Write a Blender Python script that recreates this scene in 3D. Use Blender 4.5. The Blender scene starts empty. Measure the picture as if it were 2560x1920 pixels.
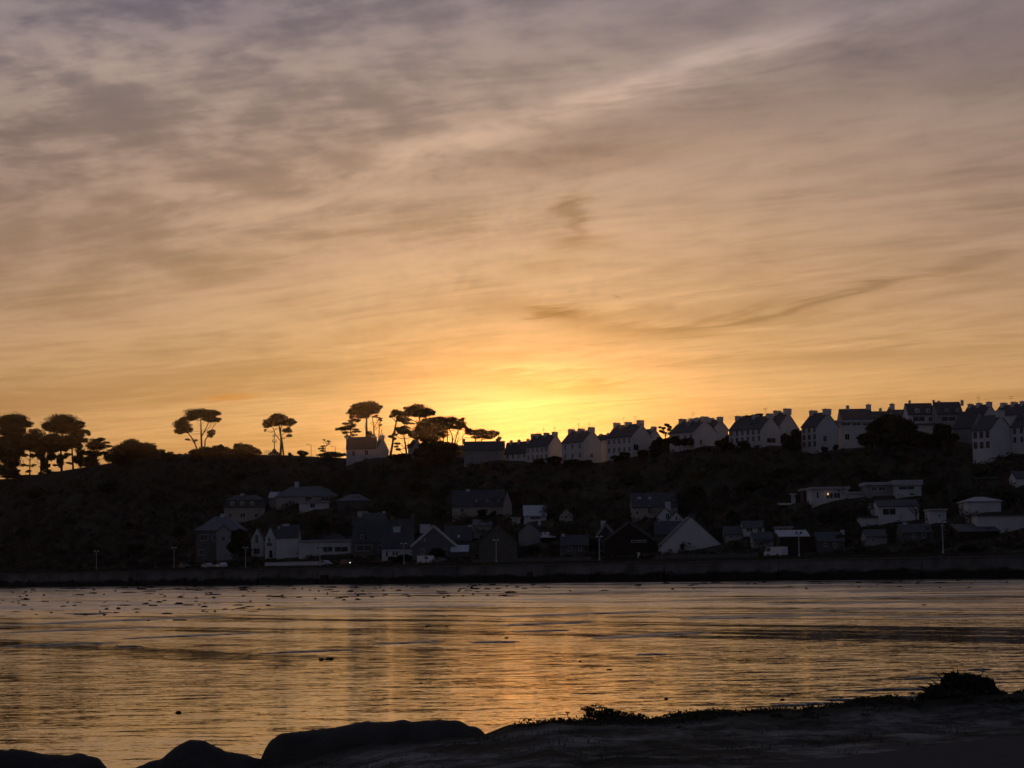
import bpy, bmesh, math, random
from mathutils import Vector, Matrix, noise as mnoise

random.seed(7)
R = math.radians
scene = bpy.context.scene
COL = scene.collection

HAZE = 0.000026
# ------------------------------------------------------------------ camera
F = 5600.0                      # focal length in pixels of a 2560 x 1920 frame
EYE = 2.8                       # eye height above the low-tide water
HORIZON = 1425.0                # row of the true horizon in the middle column
ROLL = R(0.9)
cam_d = bpy.data.cameras.new('camera')
cam = bpy.data.objects.new('camera', cam_d)
COL.objects.link(cam)
scene.camera = cam
cam_d.sensor_fit = 'HORIZONTAL'
cam_d.sensor_width = 36.0
cam_d.lens = 36.0 * F / 2560.0
cam_d.clip_start = 0.5
cam_d.clip_end = 20000.0
pitch = math.atan((HORIZON - 960.0) / F)
FW = Vector((0, math.cos(pitch), math.sin(pitch)))
R0 = Vector((1, 0, 0))
U0 = R0.cross(FW)
RT = (R0 * math.cos(ROLL) - U0 * math.sin(ROLL)).normalized()
UP = (U0 * math.cos(ROLL) + R0 * math.sin(ROLL)).normalized()
CAM = Vector((0, 0, EYE))
m = Matrix((RT, UP, -FW)).transposed().to_4x4()
m.translation = CAM
cam.matrix_world = m

def ray(px, py):
    return (FW + RT * ((px - 1280.0) / F) + UP * ((960.0 - py) / F))

# ------------------------------------------------------------------ sky
SUN_AZ = R(0.35)                # just right of the middle of the view
SUN_EL = R(2.9)                 # behind the roofs on the ridge

class E:
    """tiny expression wrapper round shader node sockets"""
    nt = None
    def __init__(s, v): s.v = v
    @staticmethod
    def math(op, *a):
        n = E.nt.nodes.new('ShaderNodeMath'); n.operation = op
        for i, q in enumerate(a):
            q = q.v if isinstance(q, E) else q
            if isinstance(q, (int, float)): n.inputs[i].default_value = q
            else: E.nt.links.new(q, n.inputs[i])
        return E(n.outputs[0])
    def __add__(s, o): return E.math('ADD', s, o)
    __radd__ = __add__
    def __mul__(s, o): return E.math('MULTIPLY', s, o)
    __rmul__ = __mul__
    def __sub__(s, o): return E.math('SUBTRACT', s, o)
    def __rsub__(s, o): return E.math('SUBTRACT', o, s)
    def __truediv__(s, o): return E.math('DIVIDE', s, o)
    def sqrt(s): return E.math('SQRT', s)
    def exp(s): return E.math('EXPONENT', s)
    def clamp(s, a, b): return E.math('MINIMUM', E.math('MAXIMUM', s, a), b)

def lin(c):
    f = lambda u: u / 12.92 if u <= 0.04045 else ((u + 0.055) / 1.055) ** 2.4
    return tuple(f(q / 255.0) for q in c) + (1.0,)

def combine(nt, x, y, z=0.0):
    n = nt.nodes.new('ShaderNodeCombineXYZ')
    for i, q in enumerate((x, y, z)):
        q = q.v if isinstance(q, E) else q
        if isinstance(q, (int, float)): n.inputs[i].default_value = q
        else: nt.links.new(q, n.inputs[i])
    return n.outputs[0]

def noise_tex(nt, vec, scale, detail=4.0, rough=0.5, dist=0.0):
    n = nt.nodes.new('ShaderNodeTexNoise')
    n.inputs['Scale'].default_value = scale
    n.inputs['Detail'].default_value = detail
    n.inputs['Roughness'].default_value = rough
    n.inputs['Distortion'].default_value = dist
    if vec is not None: nt.links.new(vec, n.inputs['Vector'])
    return E(n.outputs['Fac'])

def ramp(nt, fac, stops, interp='LINEAR'):
    n = nt.nodes.new('ShaderNodeValToRGB')
    n.color_ramp.interpolation = interp
    el = n.color_ramp.elements
    while len(el) < len(stops): el.new(0.5)
    for e, (p, c) in zip(el, stops):
        e.position = p; e.color = c if len(c) == 4 else tuple(c) + (1,)
    nt.links.new(fac.v if isinstance(fac, E) else fac, n.inputs[0])
    return n.outputs[0]

def mixc(nt, fac, a, b, mode='MIX'):
    n = nt.nodes.new('ShaderNodeMix'); n.data_type = 'RGBA'; n.blend_type = mode
    fac = fac.v if isinstance(fac, E) else fac
    if isinstance(fac, (int, float)): n.inputs[0].default_value = fac
    else: nt.links.new(fac, n.inputs[0])
    for i, q in ((6, a), (7, b)):
        if isinstance(q, tuple): n.inputs[i].default_value = q if len(q) == 4 else q + (1,)
        else: nt.links.new(q, n.inputs[i])
    return n.outputs[2]

def scalec(nt, col, fac):
    n = nt.nodes.new('ShaderNodeVectorMath'); n.operation = 'SCALE'
    nt.links.new(col, n.inputs[0])
    fac = fac.v if isinstance(fac, E) else fac
    if isinstance(fac, (int, float)): n.inputs['Scale'].default_value = fac
    else: nt.links.new(fac, n.inputs['Scale'])
    return n.outputs[0]

def noise2(nt, vec, scale, detail, rough, out=0):
    n = nt.nodes.new('ShaderNodeTexNoise'); n.noise_dimensions = '2D'
    n.inputs['Scale'].default_value = scale
    n.inputs['Detail'].default_value = detail
    n.inputs['Roughness'].default_value = rough
    nt.links.new(vec, n.inputs['Vector'])
    return n.outputs[out]

def vmath(nt, op, a, b=None):
    n = nt.nodes.new('ShaderNodeVectorMath'); n.operation = op
    for i, q in enumerate((a, b)):
        if q is None: continue
        if isinstance(q, tuple): n.inputs[i].default_value = q
        else: nt.links.new(q, n.inputs[i])
    return n.outputs['Value' if op in ('DOT_PRODUCT', 'LENGTH') else 'Vector']

def mapping(nt, vec, loc=(0, 0, 0), rot=0.0, scale=(1, 1, 1), typ='POINT'):
    n = nt.nodes.new('ShaderNodeMapping'); n.vector_type = typ
    n.inputs['Location'].default_value = loc
    n.inputs['Rotation'].default_value = (0, 0, rot)
    n.inputs['Scale'].default_value = scale
    nt.links.new(vec, n.inputs['Vector'])
    return n.outputs[0]

def build_world():
    w = bpy.data.worlds.new('World'); scene.world = w; w.use_nodes = True
    nt = w.node_tree; nt.nodes.clear(); E.nt = nt
    out = nt.nodes.new('ShaderNodeOutputWorld')
    bg = nt.nodes.new('ShaderNodeBackground')
    nt.links.new(bg.outputs[0], out.inputs[0])
    sky = nt.nodes.new('ShaderNodeTexSky'); sky.sky_type = 'NISHITA'
    sky.sun_disc = False
    sky.sun_elevation = SUN_EL
    sky.sun_rotation = SUN_AZ
    sky.air_density = 1.0; sky.dust_density = 2.0; sky.ozone_density = 2.0
    tc = nt.nodes.new('ShaderNodeTexCoord')
    sep = nt.nodes.new('ShaderNodeSeparateXYZ'); nt.links.new(tc.outputs['Generated'], sep.inputs[0])
    x, y, z = (E(sep.outputs[i]) for i in range(3))
    zp = E.math('MAXIMUM', z, 0.0)
    hor = E.math('SQRT', 1.0001 - z * z)
    U = E.math('ARCTAN2', x, y) * 5.6              # thousands of frame pixels right of the middle
    V = (zp / hor) * 5.6                           # ... above the horizon
    # the high cloud sheet, seen in perspective and drifting obliquely
    P = mapping(nt, scalec(nt, tc.outputs['Generated'], E.math('DIVIDE', 1.0, zp + 0.035)), rot=R(37))
    wn = vmath(nt, 'SUBTRACT', noise2(nt, mapping(nt, P, scale=(0.5, 0.9, 1)), 0.9, 2.5, 0.5, 1), (0.5, 0.5, 0.5))
    Q = vmath(nt, 'ADD', P, vmath(nt, 'MULTIPLY', wn, (1.3, 0.7, 0)))
    big = E(noise2(nt, mapping(nt, Q, scale=(0.20, 0.75, 1)), 1.0, 4, 0.5))
    mid = E(noise2(nt, mapping(nt, Q, (7, 3, 0), 0, (2.0, 3.2, 1)), 1.0, 4, 0.6))
    fine = E(noise2(nt, mapping(nt, Q, (1, 9, 0), 0, (3.4, 9.0, 1)), 1.0, 3, 0.62))
    # mottled patches sit in the upper left of the sheet
    mot = ((V - 0.5) * 1.6).clamp(0, 1) * ((0.6 - U) * 0.9).clamp(0.25, 1)
    mott = E(noise2(nt, mapping(nt, vmath(nt, 'ADD', combine(nt, U, V), vmath(nt, 'MULTIPLY', wn, (0.16, 0.10, 0))), (3, 5, 0), R(-9), (4.2, 9.5, 1)), 1.0, 4, 0.56))
    cl = (big - 0.5) + (mid - 0.5) * (mot * 0.5 + 0.40) + (fine - 0.5) * (mot * 0.3 + 0.42) + (mott - 0.5) * (mot * 1.6 + 0.14)
    # veil colour by height
    col = ramp(nt, V * (1 / 6.0), SKY_STOPS)
    hi = ((V - 0.6) * 1.3).clamp(0, 1)
    # right side of the sheet is thicker and greyer
    rt = ((U - 0.25) * 0.75).clamp(0, 1) * ((V - 0.65) * 1.6).clamp(0, 1)
    col = mixc(nt, rt * 0.75, col, (0.60, 0.60, 0.63), 'MULTIPLY')
    # clouds: pale where thin, mauve-grey where thick
    dk = mixc(nt, hi, (0.70, 0.62, 0.52), (0.60, 0.625, 0.74))
    lt = mixc(nt, hi, (1.25, 1.23, 1.21), (1.46, 1.41, 1.32))
    sg = cl * 1.75
    sg = sg / (sg * sg * 4.0 + 1.0).sqrt() + 0.5              # soft shoulder, no flat patches
    tone = mixc(nt, sg, dk, lt)
    col = mixc(nt, 1.0, col, tone, 'MULTIPLY')
    UV = combine(nt, U, V)
    # glow round the hidden sun
    gm = (cl * 0.9 + 1.0).clamp(0.5, 1.6)
    p = mapping(nt, UV, (GLOW_U, 0.37, 0), 0, (0.56, 0.33, 1), 'TEXTURE')
    g1 = E.math('POWER', 0.3679, E(vmath(nt, 'LENGTH', p)) + 0.05) * gm
    p = mapping(nt, UV, (GLOW_U, 0.34, 0), 0, (0.30, 0.15, 1), 'TEXTURE')
    g2 = E.math('POWER', 0.3679, E(vmath(nt, 'DOT_PRODUCT', p, p))) * gm
    col = vmath(nt, 'ADD', col, scalec(nt, vmath(nt, 'ADD', (0.0, 0.0, 0.0), GLOW1), g1))
    col = vmath(nt, 'ADD', col, scalec(nt, vmath(nt, 'ADD', (0.0, 0.0, 0.0), GLOW2), g2))
    # streaks and wisps (frame px of the centre, half length, half thickness, tilt, tint)
    UVW = vmath(nt, 'ADD', UV, vmath(nt, 'MULTIPLY', combine(nt, mid - 0.5, fine - 0.5), (0.20, 0.06, 0)))
    for (px, py, hl, ht, ang, tint) in SKY_FEATS:
        d = ray(px, py); h = math.hypot(d.x, d.y)
        u0 = math.atan2(d.x, d.y) * 5.6; v0 = d.z / h * 5.6
        p = mapping(nt, UV if ht < 12 and hl < 60 else UVW, (u0, v0, 0), R(ang), (hl / 1000.0, ht / 1000.0, 1), 'TEXTURE')
        mask = E.math('POWER', 0.47, E(vmath(nt, 'DOT_PRODUCT', p, p)))
        col = mixc(nt, mask, col, tint, 'MULTIPLY')
    # fade away from the sunset: the eastern sky is already in twilight
    side = (E(vmath(nt, 'DOT_PRODUCT', tc.outputs['Generated'], (math.sin(SUN_AZ), math.cos(SUN_AZ), 0.0))) + 1.0) * 0.5
    fade = (side * side * side).clamp(0, 1)
    east = ramp(nt, zp, [(0.0, lin((72, 69, 80))), (0.15, lin((68, 68, 82))), (0.5, lin((64, 67, 83))), (1.0, lin((62, 66, 82)))])
    col = mixc(nt, fade, east, col)
    # a little of the clear sky above shows through the veil everywhere
    col = mixc(nt, COVER, scalec(nt, sky.outputs[0], SKY_STRENGTH), col)
    nt.links.new(col, bg.inputs[0])
    bg.inputs[1].default_value = 1.0
    w.cycles.sampling_method = 'MANUAL'
    w.cycles.sample_map_resolution = 512

GLOW_U = 0.05
GLOW1 = (0.46, 0.275, 0.075)
GLOW2 = (1.45, 0.40, 0.05)
COVER = 0.90
SKY_STOPS = [
    (0.000, lin((186, 122, 70))), (0.055, lin((192, 145, 95))), (0.085, lin((178, 140, 102))),
    (0.110, lin((168, 136, 111))), (0.140, lin((160, 133, 117))), (0.165, lin((155, 132, 121))),
    (0.195, lin((146, 129, 123))), (0.220, lin((139, 126, 126))), (0.250, lin((127, 119, 126))),
    (0.350, lin((100, 98, 108))), (0.6, lin((76, 80, 95))), (1.0, lin((64, 69, 86)))]
SKY_FEATS = [
    (1660, 190, 320, 26, 14, (1.30, 1.28, 1.25)), (1600, 215, 150, 30, 8, (1.18, 1.16, 1.14)), (1240, 318, 240, 30, 14, (1.28, 1.26, 1.23)),
    (1960, 88, 330, 26, 14, (1.28, 1.28, 1.28)), (900, 415, 330, 24, 11, (1.22, 1.21, 1.17)), (760, 520, 260, 16, 9, (1.14, 1.13, 1.10)), (2350, 690, 230, 14, 13, (1.16, 1.15, 1.12)), (1900, 700, 260, 12, 8, (1.12, 1.11, 1.08)),
    (1800, 290, 420, 36, 7, (0.82, 0.80, 0.82)), (1500, 395, 330, 30, 4, (0.88, 0.84, 0.82)),
    (480, 35, 480, 38, 1, (0.80, 0.80, 0.90)), (2430, 110, 300, 90, 8, (0.80, 0.79, 0.86)),
    (180, 160, 260, 55, 2, (1.16, 1.15, 1.10)), (60, 390, 60, 90, 0, (0.82, 0.82, 0.84)),
    (1378, 781, 66, 12, -5, (0.52, 0.46, 0.35)), (1425, 793, 60, 17, -12, (0.74, 0.68, 0.56)), (1560, 778, 190, 16, 2, (0.86, 0.84, 0.80)),
    (1640, 828, 170, 13, -2, (0.74, 0.70, 0.60)),
    (2060, 748, 330, 12, 12, (0.70, 0.67, 0.62)), (1840, 800, 90, 12, 14, (0.82, 0.79, 0.72)), (2430, 660, 200, 20, 11, (0.86, 0.85, 0.86)),
    (2180, 885, 420, 20, 2, (0.83, 0.81, 0.79)), (1432, 505, 32, 22, 30, (0.62, 0.56, 0.46)), (1455, 552, 26, 38, -20, (0.68, 0.62, 0.52)),
    (1450, 605, 85, 16, 2, (0.70, 0.65, 0.56)), (1360, 660, 95, 22, 4, (0.84, 0.80, 0.73)),
    (575, 993, 55, 7, 3, (1.10, 0.80, 0.42)), (1420, 968, 170, 20, -2, (0.80, 0.74, 0.58)), (1300, 935, 120, 9, 3, (0.88, 0.84, 0.74)), (1560, 1010, 200, 9, 2, (0.88, 0.84, 0.72)),
    (1330, 912, 190, 8, -3, (1.2, 1.2, 1.2)), (1541, 741, 8, 1.6, -20, (0.7, 0.66, 0.6)),
]
SKY_STRENGTH = 0.06
build_world()
sun_d = bpy.data.lights.new('sun', 'SUN')
sun_d.energy = 1.0
sun_d.angle = R(0.55)
sun_d.color = (1.0, 0.50, 0.16)
sun = bpy.data.objects.new('sun', sun_d); COL.objects.link(sun)
sd = Vector((math.sin(SUN_AZ) * math.cos(SUN_EL), math.cos(SUN_AZ) * math.cos(SUN_EL), math.sin(SUN_EL)))
sun.rotation_euler = sd.to_track_quat('Z', 'Y').to_euler()

vs = scene.view_settings
scene.display_settings.display_device = 'sRGB'
vs.view_transform = 'Standard'; vs.look = 'None'; vs.exposure = 0.0; vs.gamma = 1.0
vs.use_curve_mapping = False
scene.cycles.use_denoising = True
scene.cycles.denoising_input_passes = 'RGB_ALBEDO_NORMAL'
scene.cycles.denoising_prefilter = 'ACCURATE'
scene.cycles.use_adaptive_sampling = True
scene.cycles.adaptive_threshold = 0.008
scene.cycles.adaptive_min_samples = 8
scene.cycles.max_bounces = 5
scene.cycles.diffuse_bounces = 2
scene.cycles.glossy_bounces = 3
scene.cycles.transmission_bounces = 2
scene.cycles.volume_bounces = 0
scene.cycles.caustics_reflective = False
scene.cycles.caustics_refractive = False

# ------------------------------------------------------------------ helpers
def interp(x, pts):
    if x <= pts[0][0]: return pts[0][1]
    for (a, b), (c, d) in zip(pts, pts[1:]):
        if x <= c: return b + (d - b) * (x - a) / (c - a)
    return pts[-1][1]

def smooth(a, b, x):
    t = min(1.0, max(0.0, (x - a) / (b - a)))
    return t * t * (3 - 2 * t)

def at(px, py, D):
    d = ray(px, py); return CAM + d * (D / d.y)

def on_z(px, py, z=0.0):
    d = ray(px, py); return CAM + d * ((z - EYE) / d.z)

def project(p):
    v = Vector(p) - CAM; w = v.dot(FW)
    return 1280 + F * v.dot(RT) / w, 960 - F * v.dot(UP) / w, w

# shore frame: s runs along the far shore (right and nearer), t runs inland
SU = Vector((0.640, -0.768, 0)); SN = Vector((0.768, 0.640, 0)); SO = Vector((0, 505, 0))
SHORE_YAW = math.atan2(SU.y, SU.x)
def st(x, y):
    dx, dy = x, y - 505
    return dx * SU.x + dy * SU.y, dx * SN.x + dy * SN.y
def xy(s, t):
    p = SO + SU * s + SN * t; return p.x, p.y

def on_t(px, py, t):
    d = ray(px, py)
    k = (t - (CAM - SO).dot(SN)) / d.dot(SN)
    return CAM + d * k

def tag(o, label=None, cat=None, group=None, kind=None):
    if label: o['label'] = label
    if cat: o['category'] = cat
    if group: o['group'] = group
    if kind: o['kind'] = kind
    return o

def empty(name, loc=(0, 0, 0), rz=0.0):
    o = bpy.data.objects.new(name, None); COL.objects.link(o)
    o.location = loc; o.rotation_euler = (0, 0, rz); o.empty_display_size = 0.5
    return o

class MB:
    """collects simple solids and links them as ONE mesh object"""
    def __init__(s): s.v = []; s.f = []
    def poly(s, pts, faces):
        b = len(s.v); s.v += [tuple(p) for p in pts]; s.f += [tuple(b + i for i in f) for f in faces]; return s
    def box(s, x0, x1, y0, y1, z0, z1):
        return s.poly([(x0, y0, z0), (x1, y0, z0), (x1, y1, z0), (x0, y1, z0), (x0, y0, z1), (x1, y0, z1), (x1, y1, z1), (x0, y1, z1)],
                      [(3, 2, 1, 0), (4, 5, 6, 7), (0, 1, 5, 4), (1, 2, 6, 5), (2, 3, 7, 6), (3, 0, 4, 7)])
    def prism(s, prof, axis, a, b):
        """extrude a 2-d outline; axis 'x': outline is (y, z); axis 'y': outline is (x, z)"""
        n = len(prof)
        mk = (lambda q, w: (w, q[0], q[1])) if axis == 'x' else (lambda q, w: (q[0], w, q[1]))
        pts = [mk(q, a) for q in prof] + [mk(q, b) for q in prof]
        fs = [tuple(range(n))[::-1], tuple(range(n, 2 * n))] + [(i, (i + 1) % n, n + (i + 1) % n, n + i) for i in range(n)]
        return s.poly(pts, fs)
    def tube(s, pts, rads, n=7, cap=True):
        pts = [Vector(p) for p in pts]; b = len(s.v)
        for i, p in enumerate(pts):
            d = (pts[min(i + 1, len(pts) - 1)] - pts[max(i - 1, 0)]).normalized()
            a = d.orthogonal().normalized() if abs(d.z) < 0.9 else Vector((1, 0, 0))
            a = (a - d * a.dot(d)).normalized(); c = d.cross(a)
            r = rads[i] if hasattr(rads, '__len__') else rads
            for k in range(n):
                w = 2 * math.pi * k / n
                s.v.append(tuple(p + (a * math.cos(w) + c * math.sin(w)) * r))
        for i in range(len(pts) - 1):
            for k in range(n):
                s.f.append((b + i * n + k, b + i * n + (k + 1) % n, b + (i + 1) * n + (k + 1) % n, b + (i + 1) * n + k))
        if cap:
            s.f.append(tuple(b + k for k in range(n))[::-1]); s.f.append(tuple(b + (len(pts) - 1) * n + k for k in range(n)))
        return s
    def mesh(s, name, mat=None, smooth_=False):
        me = bpy.data.meshes.new(name); me.from_pydata(s.v, [], s.f); me.update()
        if mat: me.materials.append(mat)
        if smooth_: me.polygons.foreach_set('use_smooth', [True] * len(me.polygons))
        return me
    def build(s, name, mat, parent=None, smooth_=False):
        o = bpy.data.objects.new(name, s.mesh(name, mat, smooth_)); COL.objects.link(o)
        if parent: o.parent = parent
        return o

# ------------------------------------------------------------------ materials
def mat(name, c1, c2=None, scale=0.6, rough=0.85, bump=0.0, bscale=None, spec=0.3, detail=5, metallic=0.0):
    m = bpy.data.materials.new(name); m.use_nodes = True
    nt = m.node_tree; E.nt = nt
    b = nt.nodes['Principled BSDF']
    b.inputs['Roughness'].default_value = rough
    b.inputs['Specular IOR Level'].default_value = spec
    b.inputs['Metallic'].default_value = metallic
    tc = nt.nodes.new('ShaderNodeTexCoord')
    if c2 is None: c2 = tuple(q * 0.8 for q in c1)
    n1 = noise_tex(nt, tc.outputs['Object'], scale, detail, 0.6)
    nt.links.new(ramp(nt, n1, [(0.32, c1), (0.68, c2)]), b.inputs['Base Color'])
    if bump:
        n2 = noise_tex(nt, tc.outputs['Object'], bscale or scale * 8, 4, 0.6)
        bp = nt.nodes.new('ShaderNodeBump'); bp.inputs['Distance'].default_value = bump
        nt.links.new(n2.v, bp.inputs['Height']); nt.links.new(bp.outputs[0], b.inputs['Normal'])
    return m

def emit_mat(name, col, power):
    m = bpy.data.materials.new(name); m.use_nodes = True
    b = m.node_tree.nodes['Principled BSDF']
    b.inputs['Base Color'].default_value = (0.8, 0.8, 0.8, 1)
    b.inputs['Emission Color'].default_value = col + (1,)
    b.inputs['Emission Strength'].default_value = power
    return m

M = {}
M['hill'] = mat('hill_soil_and_grass', (0.035, 0.032, 0.018), (0.06, 0.05, 0.03), 0.08, 0.95)
M['tarmac'] = mat('asphalt', (0.030, 0.034, 0.046), (0.042, 0.046, 0.058), 3.0, 0.85, 0.004, 60, 0.15)
M['render'] = mat('white_render', (0.76, 0.74, 0.73), (0.64, 0.62, 0.61), 0.35, 0.9)
M['render_grey'] = mat('grey_render', (0.40, 0.38, 0.37), (0.31, 0.30, 0.29), 0.35, 0.9)
M['render_cream'] = mat('cream_render', (0.52, 0.46, 0.38), (0.42, 0.36, 0.30), 0.35, 0.9)
M['granite'] = mat('granite_masonry', (0.20, 0.18, 0.165), (0.12, 0.11, 0.10), 1.6, 0.9, 0.03, 3.0)
M['slate'] = mat('slate_roof', (0.055, 0.058, 0.066), (0.085, 0.088, 0.096), 1.2, 0.6, 0.02, 5.0, 0.4)
M['slate_pale'] = mat('weathered_slate', (0.13, 0.135, 0.15), (0.18, 0.185, 0.2), 1.2, 0.6, 0.02, 5.0, 0.4)
M['zinc'] = mat('pale_metal_roof', (0.42, 0.43, 0.46), (0.52, 0.53, 0.56), 0.8, 0.5, 0.0, None, 0.5)
M['brick'] = mat('red_brick', (0.20, 0.10, 0.07), (0.14, 0.075, 0.055), 2.0, 0.9)
M['paint'] = mat('white_paint', (0.78, 0.78, 0.78), (0.70, 0.70, 0.71), 1.0, 0.5)
M['blue_paint'] = mat('blue_paint', (0.05, 0.09, 0.20), (0.04, 0.075, 0.17), 1.0, 0.5)
M['glass'] = mat('window_glass', (0.012, 0.014, 0.018), (0.02, 0.022, 0.026), 0.5, 0.08, 0, None, 0.5)
M['wood'] = mat('dark_timber', (0.06, 0.04, 0.03), (0.04, 0.028, 0.02), 1.5, 0.8)
M['bark'] = mat('pine_bark', (0.075, 0.045, 0.032), (0.045, 0.03, 0.024), 2.0, 0.95)
M['needles'] = mat('pine_needles', (0.030, 0.042, 0.020), (0.045, 0.055, 0.028), 0.5, 0.9, 0, None, 0.2)
M['leaves'] = mat('shrub_leaves', (0.040, 0.048, 0.022), (0.060, 0.058, 0.030), 0.4, 0.85, 0, None, 0.2)
M['scrub'] = mat('hillside_scrub', (0.018, 0.022, 0.011), (0.14, 0.11, 0.065), 0.25, 0.92, 0, None, 0.2)
M['rock'] = mat('wet_shore_rock', (0.030, 0.027, 0.025), (0.018, 0.017, 0.016), 2.5, 0.7, 0.02, 8, 0.3)
M['boulder'] = mat('granite_boulder', (0.085, 0.075, 0.066), (0.045, 0.040, 0.036), 2.2, 0.9, 0.03, 9, 0.2)
M['wetsand'] = mat('wet_sand', (0.07, 0.06, 0.052), (0.05, 0.043, 0.04), 0.3, 0.34, 0.004, 2.0, 0.4)
M['lamp_paint'] = mat('pale_lamp_paint', (0.62, 0.62, 0.62), (0.54, 0.54, 0.55), 1.0, 0.5)
M['steel'] = mat('galvanised_steel', (0.20, 0.20, 0.21), (0.15, 0.15, 0.16), 1.0, 0.5, 0, None, 0.5, 5, 0.6)
M['rubber'] = mat('tyre_rubber', (0.015, 0.015, 0.015), (0.02, 0.02, 0.02), 3, 0.9)

# ------------------------------------------------------------------ hillside
ridge_px = [(-60, 1196), (50, 1194), (200, 1177), (260, 1160), (330, 1142), (420, 1142), (500, 1128), (640, 1138), (700, 1138), (860, 1146), (990, 1142),
            (1100, 1142), (1250, 1150), (1400, 1157), (1500, 1156), (1570, 1143), (1750, 1116), (1900, 1112), (2050, 1128),
            (2200, 1110), (2320, 1092), (2420, 1108), (2500, 1130), (2620, 1130)]
RIDGE_T = 82.0
rk = []
for (px, py) in ridge_px:
    p = on_t(px, py, RIDGE_T); rk.append((st(p.x, p.y)[0], p.z))
ROAD_Z = 4.6
PROF = [(-3, 0), (9, 0.004), (18, 0.05), (30, 0.17), (46, 0.41), (62, 0.68), (74, 0.89), (82, 1.0), (96, 0.995), (130, 0.97), (260, 0.85), (700, 0.5)]
def hz(x, y, rough=True):
    s, t = st(x, y)
    f = interp(t, PROF)
    zr = interp(s, rk)
    z = ROAD_Z + (zr - ROAD_Z) * f
    if t > 96: z = min(z, zr + 1.2)
    if rough and t > 12:
        k = smooth(12, 30, t) * (1 - 0.75 * smooth(66, 80, t))
        z += k * (mnoise.noise((x * 0.05, y * 0.05, 0)) * 1.3 + mnoise.noise((x * 0.16, y * 0.16, 5)) * 0.4)
    return z

def ground(px, py):
    """where the line of sight through a frame pixel meets the hillside"""
    d = ray(px, py); d = d / d.y
    D = 380.0; prev = None
    while D < 1000:
        p = CAM + d * D
        if st(p.x, p.y)[1] > -2:
            h = p.z - hz(p.x, p.y)
            if h < 0:
                if prev is None: return p
                a, b = prev, D
                for _ in range(12):
                    mdl = (a + b) / 2; q = CAM + d * mdl
                    if q.z - hz(q.x, q.y) < 0: b = mdl
                    else: a = mdl
                return CAM + d * b
            prev = D
        D += 2.0
    return on_t(px, py, RIDGE_T)

def grid_mesh(name, us, vs_, fn, material, smooth_=True):
    nv = len(vs_); verts = [fn(u, v) for u in us for v in vs_]
    faces = [(i * nv + j, (i + 1) * nv + j, (i + 1) * nv + j + 1, i * nv + j + 1) for i in range(len(us) - 1) for j in range(nv - 1)]
    me = bpy.data.meshes.new(name); me.from_pydata(verts, [], faces); me.update()
    me.materials.append(material)
    if smooth_: me.polygons.foreach_set('use_smooth', [True] * len(faces))
    o = bpy.data.objects.new(name, me); COL.objects.link(o)
    return o

def frange(a, b, st_):
    r = []
    while a <= b + 1e-6: r.append(a); a += st_
    return r

# promenade road along the sea wall, a sheet just above the hill's lowest strip
def road_pt(s, t):
    x, y = xy(s, t); return (x, y, ROAD_Z + 0.03)
tag(grid_mesh('promenade_road', frange(-700, 400, 20.0), [2.6, 8.6], road_pt, M['tarmac'], False), kind='structure')

# sea wall: battered masonry face, rubble apron and coping
def wall_material():
    m = mat('sea_wall_masonry', (0.25, 0.22, 0.205), (0.085, 0.08, 0.075), 0.16, 0.9, 0.06, 1.5)
    nt = m.node_tree; E.nt = nt; bs = nt.nodes['Principled BSDF']
    col = bs.inputs['Base Color'].links[0].from_socket
    geo = nt.nodes.new('ShaderNodeNewGeometry'); sp = nt.nodes.new('ShaderNodeSeparateXYZ'); nt.links.new(geo.outputs['Position'], sp.inputs[0])
    n1 = noise_tex(nt, mapping(nt, geo.outputs['Position'], scale=(0.15, 0.15, 0.6)), 1.0, 4, 0.6)
    weed = ((2.0 - E(sp.outputs[2]) + (n1 - 0.5) * 3.0) * 1.6).clamp(0, 1)      # bladder weed below the tide mark
    nt.links.new(mixc(nt, weed, col, (0.022, 0.020, 0.016)), bs.inputs['Base Color'])
    return m
wall_mat = wall_material()
wr = empty('sea_wall', (*xy(-100, -3), 0), SHORE_YAW)
b = MB(); n = 275
prof = [(0.35, 0.0 - 0.6), (-0.75, -0.6), (-0.25, 3.75), (0.35, 3.75)]
pts = []; fs = []
for i in range(n + 1):
    xx = -620 + i * 4.4
    for j, (yy, z_) in enumerate(prof):
        w = 0.06 * mnoise.noise((i * 0.7, j * 3.1, 2))
        pts.append((xx, yy + (w if j in (1, 2) else 0), z_))
for i in range(n):
    for j in range(4):
        a, c = i * 4 + j, i * 4 + (j + 1) % 4
        fs.append((a, c, c + 4, a + 4))
b.poly(pts, fs).build('masonry', wall_mat, wr)
MB().box(-620, 590, -0.42, 0.95, 3.76, 4.02).build('coping', M['granite'], wr)
for i in range(-9, 9):
    x0 = i * 31.0 + random.uniform(-6, 6)
    MB().prism([(-0.9, -0.6), (-1.35, -0.6), (-0.5, 3.2), (-0.2, 3.2)], 'x', x0, x0 + 1.6).build('buttress', wall_mat, wr)
for px_, w_ in ((815, 3.2), (1330, 1.6), (330, 1.6)):
    q_ = on_t(px_, 1445, -3); s_ = st(q_.x, q_.y)[0] + 100
    MB().box(s_ - w_ / 2, s_ + w_ / 2, -0.80, -0.2, 0.6, 2.3).build('drain_opening', M['rock'], wr)
tag(wr, 'long grey masonry sea wall running the whole width of the far shore', 'sea wall')

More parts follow.
